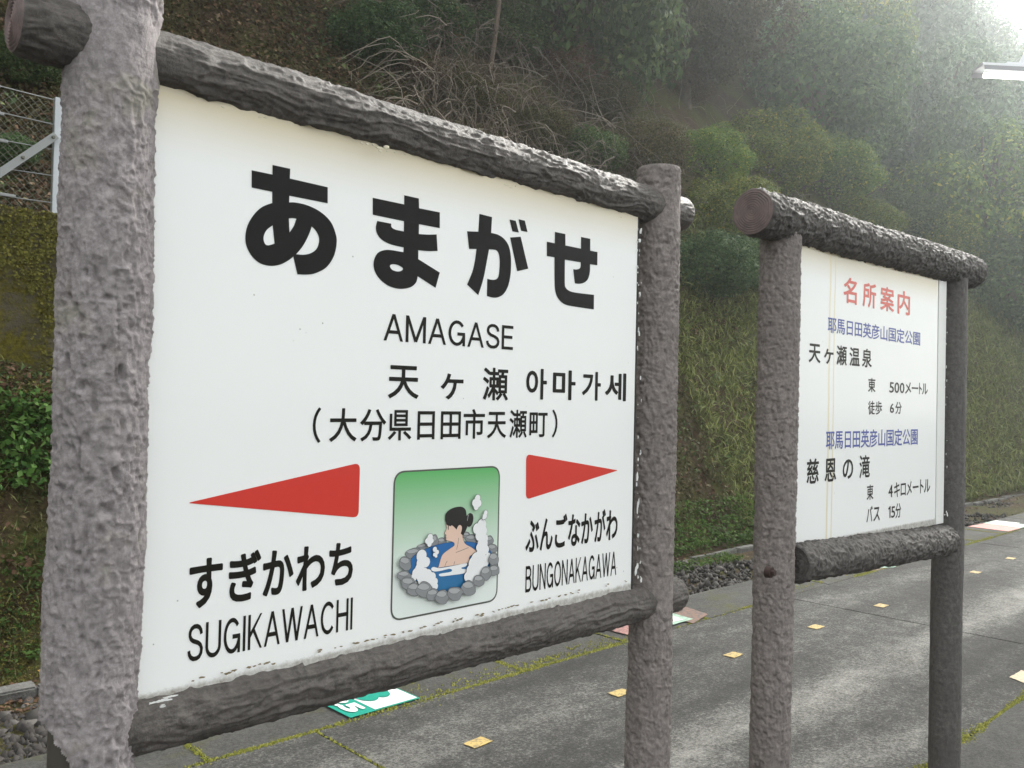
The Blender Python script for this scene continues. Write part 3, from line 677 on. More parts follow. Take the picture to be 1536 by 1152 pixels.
# ------------------------------------------------------------------ moss in joints
def moss(name, segs, mt, n, label, cat='moss'):
    P = []
    for (x0, y0, x1, y1, w, dens) in segs:
        k = int(n*dens); t = rng.random(k); x_ = x0+(x1-x0)*t; y_ = y0+(y1-y0)*t
        keep = vn(np.stack([x_*2.2, y_*2.2, x_*0+3], -1), 5)*.8+.4 > rng.random(k)
        ww = w*(.25+np.clip(vn(np.stack([x_*3, y_*3, x_*0], -1), 8)+.5, 0, 1.4))
        dx = rng.normal(0, 1, k)*ww
        ln = math.hypot(x1-x0, y1-y0); nx, ny = -(y1-y0)/ln, (x1-x0)/ln
        P.append(np.stack([x_+nx*dx, y_+ny*dx], -1)[keep])
    P = np.vstack(P); m_ = len(P); r = rng.uniform(.003, .009, m_); h = rng.uniform(.003, .009, m_); a = rng.random(m_)*6.28
    V = np.zeros((m_, 4, 3)); 
    for k in range(3):
        V[:, k, 0] = P[:, 0]+r*np.cos(a+k*2.094); V[:, k, 1] = P[:, 1]+r*np.sin(a+k*2.094); V[:, k, 2] = -.002
    V[:, 3, :2] = P+rng.normal(0, .002, (m_, 2)); V[:, 3, 2] = h
    F = (np.arange(m_)[:, None, None]*4+np.array([[0,1,3],[1,2,3],[2,0,3]])[None]).reshape(-1, 3)
    return pobj(name, npmesh(name, V.reshape(-1, 3), F, [mt], True), label=label, cat=None, kind='stuff')
def island_mat(name, stops, rough=.6, trans=.25, spec=.25):
    m = mat(name, stops[0][1], rough, spec); g = N(m, 'ShaderNodeNewGeometry')
    c = ramp(m, g.outputs['Random Per Island'], stops)
    v = coords(m); c = mix(m, math_(m, 'MULTIPLY', noise(m, v, .9, 3), .5), c, tuple(x*.6 for x in stops[len(stops)//2][1]))
    b_ = base(m); L(m, c, b_.inputs['Base Color'])
    if trans:
        tr = N(m, 'ShaderNodeBsdfTranslucent'); L(m, c, tr.inputs[0]); ms = N(m, 'ShaderNodeMixShader'); ms.inputs[0].default_value = trans
        out = m.node_tree.nodes['Material Output']; L(m, b_.outputs[0], ms.inputs[1]); L(m, tr.outputs[0], ms.inputs[2]); L(m, ms.outputs[0], out.inputs[0])
    return m
M_MOSS = island_mat('yellow_green_moss', [(0, (.09,.10,.015)), (.5, (.16,.17,.025)), (1, (.26,.25,.05))], .9, 0)
moss('joint_moss', [(XJ-1, YJ, XJ+9, YJ, .012, 1.1), (XJ+9, YJ, XJ+30, YJ, .02, .6), (XJ, 1.4, XJ, YJ, .004, .06), (1.9, 1.40, 5.2, 1.40, .014, .8)]
     + [(.7+.9*k, YJ, .7+.9*k, YE, .010, .06) for k in range(1, 14)]+[(2.5, YJ+.06, 5, YJ+.08, .05, .10), (6, YJ+.1, 9, YJ+.1, .06, .10)], M_MOSS, 10000,
     'yellow green moss growing in the platform joints')
# ------------------------------------------------------------------ painted marks on the platform
def worn(name, c, amt=.45, under=(.10,.095,.09), sc=40):
    m = mat(name, c, .55, .3); g = N(m, 'ShaderNodeNewGeometry')
    k = ramp(m, noise(m, g.outputs['Position'], sc, 8, .75), [(amt-.06, (1,1,1)), (amt+.04, (0,0,0))])
    L(m, mix(m, k, c, under), base(m).inputs['Base Color']); return m
def decal(name, corners, mt, z, th=.0015, n=1, jit=0.0):
    """thin sheet with real thickness; corners in world xy"""
    c = [np.array(p, float) for p in corners]; out = []
    for i in range(len(c)):
        a, b_ = c[i], c[(i+1) % len(c)]
        for k in range(max(1, n)):
            t = k/max(1, n); p = a+(b_-a)*t
            if jit: p = p+np.array([random.uniform(-jit, jit), random.uniform(-jit, jit)])
            out.append(p)
    m_ = len(out); V = [(p[0], p[1], z) for p in out]+[(p[0], p[1], z+th) for p in out]
    F = [tuple(range(m_-1, -1, -1)), tuple(range(m_, 2*m_))]+[(i, (i+1) % m_, m_+(i+1) % m_, m_+i) for i in range(m_)]
    return pymesh(name, V, F, [mt])
M_TEAL = worn('teal_marking', (.012,.27,.20), .36, (.10,.11,.10)); M_MWH = worn('white_marking', (.78,.80,.79), .34, (.35,.35,.33)); M_YEL = worn('yellow_tape', (.52,.38,.14), .48, (.22,.18,.11), 60)
M_PINK = worn('faded_red_marking', (.42,.20,.18), .50, (.11,.10,.095), 55); M_PGR = worn('faded_green_marking', (.32,.48,.38), .44, (.14,.13,.12), 45); M_PWH = worn('faded_white_marking', (.62,.64,.60), .42, (.2,.2,.19), 45)
A_, B_, C_ = onZ(486, 1057), onZ(527.5, 1079), onZ(628.4, 1047.5)
y0 = (B_[1]+C_[1])/2; x0, x1 = B_[0], C_[0]; y1 = y0+.42; xd = onZ(562.8, 1066)[0]
print('sticker', A_, B_, C_, xd)
x0 = x0; st = empty('car_position_marker', ((x0+x1)/2, (y0+y1)/2, .003), 'green and white marker reading 3 and 25 on the platform edge under the name board', 'platform marking')
pobj('green_field', decal('green_field', [(x0, y0), (x1, y0), (x1, y1), (x0, y1)], M_TEAL, .0035), st)
pobj('white_field', decal('white_field', [(xd, y0+.012), (x1-.012, y0+.012), (x1-.012, y1-.012), (xd, y1-.012)], M_MWH, .0055), st)
def ground_text(ch, cx, cy, w, h, mt, z, bold, parent, name='numeral'):
    V, F, ly = glyph(ch, bold); V = V.copy(); mn, mx = V.min(0), V.max(0); u = (V[:, 0]-mn[0])/(mx[0]-mn[0])-.5; t = (V[:, 1]-mn[1])/(mx[1]-mn[1])-.5
    W_ = [(cx+t[i]*h, cy-u[i]*w, z+ly[i]*2e-5) for i in range(len(V))]
    me = pymesh(name, W_, F, [mt]); bm = bmesh.new(); bm.from_mesh(me)
    for f in bm.faces:
        f.normal_update()
        if f.normal.z < 0: f.normal_flip()
    bm.to_mesh(me); bm.free(); pobj(name, me, parent, label='numeral '+ch)
ground_text('3', (xd+x1)/2-.03, y0+.215, .22, (x1-xd)*.74, M_TEAL, .0095, .05, st)
ground_text('25', (x0+xd)/2, y0+.165, .25, (xd-x0)*.66, M_MWH, .0085, .05, st)
tapes = [(717,1115),(930,1040),(1100,983),(1224,941),(1322,909),(None,7.47),(1463,858.8),(1516,838)]
words = ['nearest the camera, below the name board rail','half hidden by the name board right post','between the two boards','just right of the guide board left post','under the guide board, left of its dark post','hidden beyond the dark post','first one right of the guide board','furthest away at the right edge']
for (px, py), w_ in zip(tapes, words):
    c = onZ(px, py) if px else (py, 2.74, 0)
    if not px: continue
    a = random.uniform(-.06, .06)+(.12 if px == 717 else 0); hw, hh = .055, .036
    cs = [(c[0]+x_*math.cos(a)-y_*math.sin(a), c[1]+x_*math.sin(a)+y_*math.cos(a)) for x_, y_ in ((-hw,-hh),(hw,-hh),(hw,hh),(-hw,hh))]
    pobj('tape_mark', decal('tape_mark', cs, M_YEL, .0035, .0015, 5, .0025), label='small yellow tape mark on the platform, '+w_, cat='tape mark', group='yellow tape marks along the platform')
def patch(name, pts, parts, label):
    e = empty(name, (*np.mean([onZ(*p)[:2] for p in pts], 0), .003), label, 'platform marking')
    for i, (nm, q, mt) in enumerate(parts):
        pobj(nm, decal(nm, [onZ(*p)[:2] for p in q], mt, .0035+.0022*i, .0015, 6, .004), e)
patch('faded_marker', [(905,942),(960,948)], [('red_field', [(903,943),(960,958),(1000,935),(948,918)], M_PINK)], 'worn reddish platform marker behind the right post of the name board')
patch('faded_marker', [(1010,930)], [('red_field', [(985,920),(1040,936),(1062,922),(1018,908)], worn('brown_red_marking', (.23,.13,.10), .5)), ('green_field', [(985,945),(1040,930),(1008,921),(960,934)], M_PGR), ('arrow_field', [(990,940),(1025,931),(1008,925),(975,934)], M_PWH)], 'faded green and brown platform marker just right of the name board post')
patch('faded_marker', [(1330,848)], [('red_field', [(1288,858),(1316,856),(1345,846),(1322,845)], M_PINK), ('green_field', [(1314,853),(1340,852),(1362,843),(1335,842)], M_PGR)], 'faded green and pink marker below the guide board bottom rail')
patch('faded_marker', [(1495,790)], [('red_field', [(1452,790),(1512,797.5),(1530,793),(1476,786)], worn('pink_marking', (.62,.22,.20), .42, (.3,.2,.18))), ('green_field', [(1474,785.7),(1530,793),(1548,788.5),(1490,782)], M_PGR), ('white_field', [(1484,783.5),(1520,788.5),(1530,785.5),(1494,781.5)], M_PWH)], 'pink, green and white marker at the right edge beyond the dark post')
patch('faded_marker', [(1530,1020)], [('tile_field', [(1515,1017),(1560,1036),(1575,1020),(1532,1006)], worn('ochre_marking', (.45,.36,.22), .45, (.22,.2,.17))),], 'worn ochre patch at the lower right edge of the picture')

# ------------------------------------------------------------------ TERRAIN
PY = np.array([6.2,7.2,7.5,7.75,8.0,9.0,10.4,12,16,22,30,37,60,150]); PZ = np.array([-.97,-.93,-.90,-.80,-.45,1.45,3.95,6.0,11.5,21.0,34.5,42,44,25])
WX = 3.05; WY0, WY1 = 9.16, 9.42
def hill(X, Y, rough=True):
    X = np.asarray(X, float); Y = np.asarray(Y, float)
    sh = 1.2*np.clip((X-9)/30, 0, 1)*np.clip((Y-9)/4, 0, 1)
    z = np.interp(Y+sh*0, PY, PZ)
    if rough:
        a = np.clip((Y-7.5)/1.5, 0, 1); q = np.stack([X, Y, X*0], -1)
        z = z+a*(.22*fbm(q*.9, 4, 11)) + np.clip((Y-10)/5, 0, 1)*1.2*fbm(q*.22, 3, 12)
    t_ = np.clip((X-58)/55, 0, 1); z = z*(1-.55*np.clip((Y-12)/6, 0, 1)*t_*t_*(3-2*t_))
    w = np.clip((WX+.25-X)/.25, 0, 1)
    zb = np.minimum(z, 1.75+.1*(Y-9.1)); zw = np.where(Y < WY0+.1, zb, np.maximum(z, 3.12))
    return z*(1-w)+zw*w
gx = np.concatenate([np.linspace(-60, -8, 20), np.linspace(-7.5, 22, 240), 22+np.cumsum(np.linspace(.14, 3.0, 95))])
gy = np.concatenate([np.linspace(6.2, 14, 110), 14+np.cumsum(np.linspace(.09, 3.5, 70))])
GX, GY = np.meshgrid(gx, gy); GZ = hill(GX, GY)
ny_, nx_ = GX.shape; V = np.stack([GX, GY, GZ], -1).reshape(-1, 3)
i = np.arange(ny_-1)[:, None]*nx_; j = np.arange(nx_-1)[None]
F = np.stack([i+j, i+j+1, i+nx_+j+1, i+nx_+j], -1).reshape(-1, 4)
def soil():
    m = mat('leaf_litter_soil', (.07,.05,.03), .95, .15); g = N(m, 'ShaderNodeNewGeometry'); v = g.outputs['Position']
    c = ramp(m, noise(m, v, 7, 8, .7), [(.3, (.026,.018,.012)), (.5, (.065,.042,.026)), (.7, (.10,.068,.042))])
    k = ramp(m, noise(m, v, 1.1, 6, .65), [(.42, (0,0,0)), (.58, (1,1,1))])
    c = mix(m, k, c, ramp(m, noise(m, v, 14, 6, .7), [(.3, (.035,.04,.012)), (.7, (.10,.10,.028))]))
    L(m, c, base(m).inputs['Base Color']); bump(m, noise(m, v, 22, 8, .75), 1, .05); return m
M_SOIL = soil()
pobj('hillside', npmesh('hillside', V, F, [M_SOIL], True), kind='structure')
M_BED = asphalt('track_bed', .04, .12, False)
pobj('ground', pymesh('ground', [(-190,-190,-1.0),(190,-190,-1.0),(190,190,-1.0),(-190,190,-1.0)], [(0,1,2,3)], [M_BED]), kind='structure')

# kerb stones along the foot of the bank
M_KERB = asphalt('pale_kerb_concrete', .10, .36, False)
kb = bpy.data.objects.new('kerb', None); link(kb, kind='structure'); kb.location = (0, 7.46, -.95)
kms = []
for k in range(4):
    v_ = np.array(boxv((0,0,0),(.595,.15,.11))); v_ += rng.normal(0, .007, v_.shape); me = pymesh('kerb_stone', v_, BOXF, [M_KERB])
    bm = bmesh.new(); bm.from_mesh(me); bmesh.ops.bevel(bm, geom=bm.edges[:], offset=.014, segments=2, affect='EDGES'); bm.to_mesh(me); bm.free(); kms.append(me)
for k in range(90):
    o = bpy.data.objects.new('kerb_stone', random.choice(kms)); link(o, kb)
    o.location = (-1.5+k*.6, random.uniform(-.02, .02)+.05*math.sin(k*.7), random.uniform(-.035, .015)); o.rotation_euler = (random.uniform(-.05,.05), random.uniform(-.02,.02), random.uniform(-.03,.03))

# ballast
def gravel(name, n, xr, yr, zf, smin, smax, mt, label, logx=False):
    ico = np.array([(0,0,1),(.9,0,.1),(.3,.85,-.1),(-.75,.5,.1),(-.7,-.55,-.1),(.3,-.85,.1),(0,0,-.8)]); fc = np.array([(0,1,2),(0,2,3),(0,3,4),(0,4,5),(0,5,1),(6,2,1),(6,3,2),(6,4,3),(6,5,4),(6,1,5)])
    u = rng.random(n); X = xr[0]*(xr[1]/xr[0])**u if logx else xr[0]+(xr[1]-xr[0])*u; Y = rng.uniform(*yr, n)
    s = rng.uniform(smin, smax, n)*(1+rng.random(n)**6); sc = rng.uniform(.6, 1.2, (n, 3))*s[:, None]
    V = ico[None]*(1+rng.normal(0, .14, (n, 7, 3)))*sc[:, None]; a = rng.random(n)*6.28; c, s_ = np.cos(a)[:, None], np.sin(a)[:, None]
    tl = rng.normal(0, .5, n)[:, None]; x_, y_, z_ = V[..., 0], V[..., 1], V[..., 2]
    x_, z_ = x_*np.cos(tl)-z_*np.sin(tl), x_*np.sin(tl)+z_*np.cos(tl); x_, y_ = c*x_-s_*y_, s_*x_+c*y_
    V = np.stack([x_+X[:, None], y_+Y[:, None], z_+zf(X, Y)[:, None]], -1)
    F = (np.arange(n)[:, None, None]*7+fc[None]).reshape(-1, 3)
    return pobj(name, npmesh(name, V.reshape(-1, 3), F, [mt]), label=label, kind='stuff')
M_BAL = island_mat('dark_ballast', [(0, (.02,.018,.017)), (.5, (.05,.045,.042)), (.85, (.085,.078,.074)), (1, (.15,.14,.13))], .85, 0)
def balz(X, Y): return -.97+np.clip(Y-5.6, 0, 1)*.0+.09*vn(np.stack([X*1.5, Y*1.5, X*0], -1), 3)+rng.uniform(-.01, .03, len(X))
gravel('track_ballast', 26000, (.8, 45), (5.2, 7.5), balz, .022, .05, M_BAL, 'dark track ballast below the platform edge', True)
gravel('track_ballast', 500, (.8, 30), (6.0, 7.5), balz, .05, .08, M_BAL, 'larger rubble lying among the dark ballast', True)

# ------------------------------------------------------------------ retaining wall + fence at the left
def wallmat():
    m = mat('mossy_wall', (.1,.1,.08), .95, .1); g = N(m, 'ShaderNodeNewGeometry'); v = g.outputs['Position']
    c = ramp(m, noise(m, v, 3, 8, .7), [(.35, (.05,.045,.032)), (.65, (.11,.095,.065))])
    k = ramp(m, noise(m, v, 9, 8, .75), [(.42, (0,0,0)), (.58, (1,1,1))])
    c = mix(m, k, c, ramp(m, noise(m, v, 30, 5), [(.3, (.05,.045,.008)), (.7, (.15,.13,.02))]))
    L(m, c, base(m).inputs['Base Color']); bump(m, noise(m, v, 30, 8, .7), 1, .03); return m
nxw, nzw = 220, 90
xs_ = np.linspace(-6, WX, nxw); zs_ = np.linspace(1.2, 3.2, nzw); XX, ZZ = np.meshgrid(xs_, zs_)
YY = WY0-.012*fbm(np.stack([XX*6, ZZ*6, XX*0], -1), 4, 3)-.01*np.clip(vn(np.stack([XX*22, ZZ*22, XX*0], -1), 9), 0, 1)
Vw = np.stack([XX, YY, ZZ], -1).reshape(-1, 3); i = np.arange(nzw-1)[:, None]*nxw; j = np.arange(nxw-1)[None]
Fw = [tuple(q) for q in np.stack([i+j, i+j+1, i+nxw+j+1, i+nxw+j], -1).reshape(-1, 4)]
bb = boxv((-6, WY0+.02, 1.2), (WX-.0, WY1, 3.195)); V_, F_ = join([(Vw, Fw), (bb, BOXF)])
M_WALL = wallmat()
pobj('retaining_wall', pymesh('retaining_wall', V_, F_, [M_WALL], True), label='low mossy concrete retaining wall under the wire fence at the left edge', cat='wall')
fw = onY(83, 320, 9.25); fxp = fw[0]; ftop = onY(83, 146, 9.25)[2]; print('fence x', fxp, ftop)
M_GALV = mat('galvanised_steel', (.27,.28,.28), .5, .4, .3); M_FWH = mat('white_painted_steel', (.50,.53,.56), .5); M_WIRE = mat('dull_wire', (.16,.16,.13), .7, .3, .3)
fen = empty('wire_fence', (fxp-1.2, 9.25, 3.2), 'chain link fence with white end post standing on the mossy wall', 'fence')
pobj('post', box('post', (fxp-.035, 9.225, 3.15), (fxp+.035, 9.245, ftop), M_FWH, .003), fen)
pobj('post_flange', box('post_flange', (fxp-.035, 9.2455, 3.15), (fxp-.02, 9.30, ftop), M_GALV, .002), fen)
br0 = onY(84, 203, 9.2); br1 = onY(-40, 286, 9.2)
d_ = (br1-br0)/np.linalg.norm(br1-br0); nn = np.array([d_[2], 0, -d_[0]])*.036
bv = [br0-nn+[0,-.012,0], br1-nn+[0,-.012,0], br1+nn+[0,-.012,0], br0+nn+[0,-.012,0], br0-nn+[0,.012,0], br1-nn+[0,.012,0], br1+nn+[0,.012,0], br0+nn+[0,.012,0]]
bro = pobj('brace', pymesh('brace', bv, BOXF, [M_GALV]), fen)
for t in (.04, .42):
    c = br0+(br1-br0)*t; bm = bmesh.new(); bmesh.ops.create_cone(bm, cap_ends=True, segments=8, radius1=.018, radius2=.014, depth=.03, matrix=Matrix.Translation((c[0], c[1]-.02, c[2]))@Matrix.Rotation(math.pi/2, 4, 'X'))
    me = bpy.data.meshes.new('bolt'); bm.to_mesh(me); bm.free(); me.materials.append(M_WIRE); pobj('bolt', me, bro)
xs0 = fxp-2.4
for k, zz in enumerate(np.linspace(3.32, ftop-.02, 5)):
    P = [(xx, 9.26+.004*math.sin(xx*9), zz+.012*math.sin(xx*2.3+k)) for xx in np.linspace(xs0, fxp-.03, 30)]
    w_ = pobj('line_wire', npmesh('line_wire', *tubes([P], .006, 5), [M_GALV], True), fen)
    if k != 1:
        cx = fxp-.42-.04*k; pobj('wire_tensioner', box('wire_tensioner', (cx-.07, 9.24, zz-.016), (cx+.07, 9.275, zz+.016), M_GALV, .008), w_)
pp = []; pt = .075; hgt = ftop-.04-3.23
for k in range(int(2.4/pt)+16):
    for s_ in (1, -1):
        x_a = xs0+k*pt-(hgt if s_ > 0 else 0); seg = []
        for t in np.linspace(0, 1, 24):
            xx = x_a+t*hgt*1.0 if s_ > 0 else x_a+hgt-t*hgt-hgt+0
            zz = 3.23+t*hgt
            if xs0 <= xx <= fxp-.03: seg.append((xx, 9.27+.004*s_+.003*math.sin(t*60), zz))
        if len(seg) > 2: pp.append(seg)
pobj('chain_link_mesh', npmesh('chain_link_mesh', *tubes(pp, .0032, 3), [M_WIRE]), fen)

# ------------------------------------------------------------------ vegetation
def leafV(P, nrm, size, asp=.5, fold=.25, droop=0.0):
    """P centres (n,3), nrm unit normals; returns verts/faces: folded 4-point leaves"""
    n = len(P); t = rng.normal(0, 1, (n, 3)); t[:, 2] -= droop
    t -= nrm*(t*nrm).sum(1)[:, None]; t /= np.linalg.norm(t, axis=1)[:, None]+1e-9
    b_ = np.cross(nrm, t); s = (size if np.ndim(size) else np.full(n, size))[:, None]
    V = np.stack([P-t*s*.5, P+b_*s*asp*.5+nrm*s*fold*.3-t*s*.05, P+t*s*.5, P-b_*s*asp*.5+nrm*s*fold*.3-t*s*.05], 1)
    F = np.arange(n)[:, None]*4+np.array([[0, 1, 2, 3]])
    return V.reshape(-1, 3), F
def rand_dirs(n): 
    d = rng.normal(0, 1, (n, 3)); return d/np.linalg.norm(d, axis=1)[:, None]
def crown(name, n, lobes, leaf, mt, flat_=1.0, asp=.5, seed=0):
    """unit crown (radius ~1): leaves packed on the outside of many overlapping clumps"""
    r = np.random.default_rng(seed); C_, R_ = [np.zeros(3)], [.52]
    for k in range(lobes):
        d = r.normal(0, 1, 3); d /= np.linalg.norm(d); d[2] = d[2]*.9+.08
        q = r.uniform(.14, .34); C_.append(d*np.array([1, 1, flat_])*(.98-q)*r.uniform(.75, 1.15)); R_.append(q)
    C_ = np.array(C_)*np.array([1, 1, flat_]); R_ = np.array(R_)
    w = R_**2; w[0] *= .8; w /= w.sum(); m_ = int(n*1.9); idx = r.choice(len(R_), m_, p=w); c = C_[idx]; rad = R_[idx]
    d = r.normal(0, 1, (m_, 3)); d /= np.linalg.norm(d, axis=1)[:, None]
    lump = 1+.30*vn(d*3.5+c*7, seed+2)+.12*vn(d*9+c*9, seed+4)
    P = c+d*(rad*lump*(1-.22*r.random(m_)**2.5))[:, None]
    dist = np.linalg.norm(P[:, None]-C_[None], axis=2)/R_[None]; keep = dist.min(1) > .74
    P, d = P[keep][:n], d[keep][:n]; n = len(P)
    nr = d*1.0+r.normal(0, .42, (n, 3)); nr[:, 2] += .25; nr /= np.linalg.norm(nr, axis=1)[:, None]
    V, F = leafV(P, nr, leaf*r.uniform(.6, 1.35, n), asp, .3, .5)
    return npmesh(name, V, F, [mt])
def foliage(name, cs, trans=.3):
    m = island_mat(name, cs, .7, trans, .12)
    # each plant has its own tone
    b_ = base(m); src = b_.inputs['Base Color'].links[0].from_socket; oi = N(m, 'ShaderNodeObjectInfo')
    hv = N(m, 'ShaderNodeHueSaturation'); L(m, src, hv.inputs['Color'])
    mr = N(m, 'ShaderNodeMapRange'); L(m, oi.outputs['Random'], mr.inputs[0]); mr.inputs[3].default_value = .85; mr.inputs[4].default_value = 1.5; L(m, mr.outputs[0], hv.inputs['Value'])
    mh = N(m, 'ShaderNodeMapRange'); L(m, math_(m, 'FRACT', math_(m, 'MULTIPLY', oi.outputs['Random'], 7.3)), mh.inputs[0]); mh.inputs[3].default_value = .478; mh.inputs[4].default_value = .515; L(m, mh.outputs[0], hv.inputs['Hue'])
    for l in list(src.links):
        if l.to_node != hv: t = l.to_socket; m.node_tree.links.remove(l); L(m, hv.outputs[0], t)
    return m
F_GY = foliage('yellow_green_leaves', [(0, (.03,.055,.014)), (.35, (.085,.14,.028)), (.8, (.17,.24,.045)), (.93, (.27,.31,.06)), (1, (.50,.42,.07))])
F_DG = foliage('dark_green_leaves', [(0, (.018,.042,.018)), (.5, (.055,.10,.038)), (.9, (.11,.165,.06)), (1, (.22,.27,.12))])
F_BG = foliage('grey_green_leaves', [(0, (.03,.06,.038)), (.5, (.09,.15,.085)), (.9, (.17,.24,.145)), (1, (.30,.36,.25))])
F_BR = foliage('brown_dry_leaves', [(0, (.040,.022,.015)), (.5, (.085,.045,.030)), (.85, (.14,.080,.052)), (1, (.24,.18,.13))], .15)
F_OL = foliage('olive_brown_leaves', [(0, (.026,.022,.012)), (.4, (.055,.046,.022)), (.75, (.070,.072,.028)), (1, (.17,.14,.07))])
F_BRT = foliage('bright_weed_leaves', [(0, (.022,.05,.012)), (.5, (.05,.105,.022)), (1, (.11,.18,.05))], .35)
F_GRS = foliage('bank_grass_blades', [(0, (.03,.045,.014)), (.5, (.062,.08,.026)), (.9, (.11,.125,.045)), (1, (.19,.18,.08))], .3)
M_MOSS2 = island_mat('olive_wall_moss', [(0, (.05,.045,.010)), (.5, (.10,.095,.018)), (.9, (.16,.15,.03)), (1, (.22,.20,.05))], .9, 0)
M_TWIG = island_mat('pale_twigs', [(0, (.10,.08,.06)), (.5, (.18,.15,.12)), (1, (.30,.26,.21))], .9, 0)
M_BARK = bark_mat('tree_bark', (.17,.13,.10), (.06,.045,.035), .9, None, .3)
M_BARK_O = bark_mat('lit_orange_bark', (.36,.22,.12), (.14,.09,.05), .9, None, .3)  # warm light on the trunk painted into its bark colour
CR = {}
for nm, mt, lf, n, lobes, fl in (('gy', F_GY, .048, 26000, 60, .9), ('dg', F_DG, .060, 20000, 55, .95), ('bg', F_BG, .062, 20000, 60, 1.0), ('ol', F_OL, .044, 20000, 50, .8), ('br', F_BR, .042, 13000, 40, .7)):
    CR[nm] = [crown('foliage', n, lobes, lf, mt, fl, .5, 100+len(CR)*10+k) for k in range(3)]
def stems_mesh(seed, mt, trunk=True):
    r = random.Random(seed); paths, rr = [], []
    if trunk:
        P = [(0.04*math.sin(t*3), .04*math.cos(t*2.2), -1.5+1.6*t) for t in np.linspace(0, 1, 8)]; paths.append(P); rr.append(np.linspace(.085, .05, 8))
    for k in range(7):
        a = r.uniform(0, 6.28); e = r.uniform(.3, 1.2); p0 = np.array([0, 0, -.35 if trunk else -1.0]); d = np.array([math.cos(a)*math.cos(e), math.sin(a)*math.cos(e), math.sin(e)])
        P = [p0+d*t*.95+np.array([0, 0, .15])*math.sin(t*2)+np.array([r.gauss(0,.02) for _ in range(3)]) for t in np.linspace(0, 1, 6)]; paths.append(P); rr.append(np.linspace(.035, .008, 6))
    return npmesh('trunk' if trunk else 'stems', *tubes(paths, rr, 6), [mt], True)
TR = [stems_mesh(k, M_BARK) for k in range(3)]; ST = [stems_mesh(k+9, M_BARK, False) for k in range(3)]
def hit(px, py, tmax=160):
    d = ray(px, py); t = np.arange(4, tmax, .05); X = EYE[0]+d[0]*t; Y = EYE[1]+d[1]*t; Z = EYE[2]+d[2]*t
    h = hill(X, Y); k = np.where((Y > 7.6) & (Z < h))[0]
    if len(k) == 0: return None, None
    k = k[0]; return np.array([X[k], Y[k], Z[k]]), t[k]
nplant = [0]
def plant(kind, pos, R, sx=1, sz=1, label='', group=None, name='bush', cat='bush', tree=False, up=.55):
    e = empty(name, tuple(pos), label, cat, group); nplant[0] += 1
    rz = random.uniform(0, 6.28)
    f = bpy.data.objects.new('crown' if tree else 'foliage', random.choice(CR[kind])); link(f, e)
    f.location = (0, 0, R*up); f.scale = (R*sx, R*sx, R*sz); f.rotation_euler = (random.uniform(-.12,.12), random.uniform(-.12,.12), rz)
    s = bpy.data.objects.new('trunk' if tree else 'stems', random.choice(TR if tree else ST)); link(s, e); s.location = f.location; s.scale = f.scale; s.rotation_euler = (0, 0, rz)
    return e
def plant_px(kind, px, py, rpx, **k):
    p, t = hit(px, py)
    if p is None: return
    R = rpx*t/FPX
    return plant(kind, p-ray(px, py)/np.linalg.norm(ray(px, py))*R*.55-np.array([0, 0, .3*R]), R, **k)
# the green bushes hanging over the bank, each from its place on the slope
B = [
 ('gy',1090,330,85,'yellow flecked green bush behind the gap between the two boards'),
 ('gy',1150,240,95,'large yellow green bush above the cut log end of the guide board'),
 ('gy',1235,270,90,'yellow green bush above the middle of the guide board rail'),
 ('gy',1290,345,70,'rounded yellow green bush just above the guide board rail'),
 ('dg',1060,405,78,'dark green bush low behind the right post of the name board'),
 ('dg',1125,405,62,'small dark green bush left of the guide board post'),
 ('gy',1060,240,70,'bush with yellowing tips above the right post of the name board'),
 ('ol',960,235,75,'olive bush just above the right end of the name board rail'),
 ('dg',880,235,60,'dark leafy bush touching the name board top rail'),
 ('dg',1345,330,65,'dark green bush right of the yellow green bushes'),
 ('gy',1400,370,70,'green bush above the right end of the guide board rail'),
 ('bg',1440,330,70,'pale hazy bush near the right edge above the grass bank'),
 ('bg',1500,400,70,'pale hazy bush at the right edge over the grass bank'),
 ('ol',800,205,65,'brownish olive shrub behind the middle of the top rail'),
 ('ol',700,150,60,'olive shrub under the hanging dry twigs'),
 ('br',860,120,70,'dry brown shrub in the tangle of vines'),
 ('br',640,120,50,'dry brown shrub left of the hanging vines'),
 ('dg',560,60,75,'dark evergreen shrub left of the orange lit trunk'),
 ('dg',640,40,70,'dark evergreen shrub beside the orange lit trunk'),
 ('dg',980,60,75,'dark blue green bush at top centre of the hillside'),
 ('br',1010,130,60,'reddish brown shrub above the yellow green bushes'),
 ('br',930,40,60,'reddish brown shrub at the top of the tangle'),
 ('dg',750,60,70,'dark evergreen shrub behind the hanging vines'),
 ('dg',840,20,75,'dark evergreen shrub at the top edge behind the vines'),
 ('ol',900,160,60,'thin olive shrub left of the reddish brown shrubs'),
 ('dg',30,100,60,'dark leafy bush behind the wire fence at the left edge'),
 ('dg',90,60,60,'dark bush behind the wire fence beside the thick post'),
 ('dg',20,230,40,'leafy shrub low behind the chain link fence'),
]
for kd, px, py, r_, lab in B:
    plant_px(kd, px, py, r_, label=lab, sz=.85, up=.35)
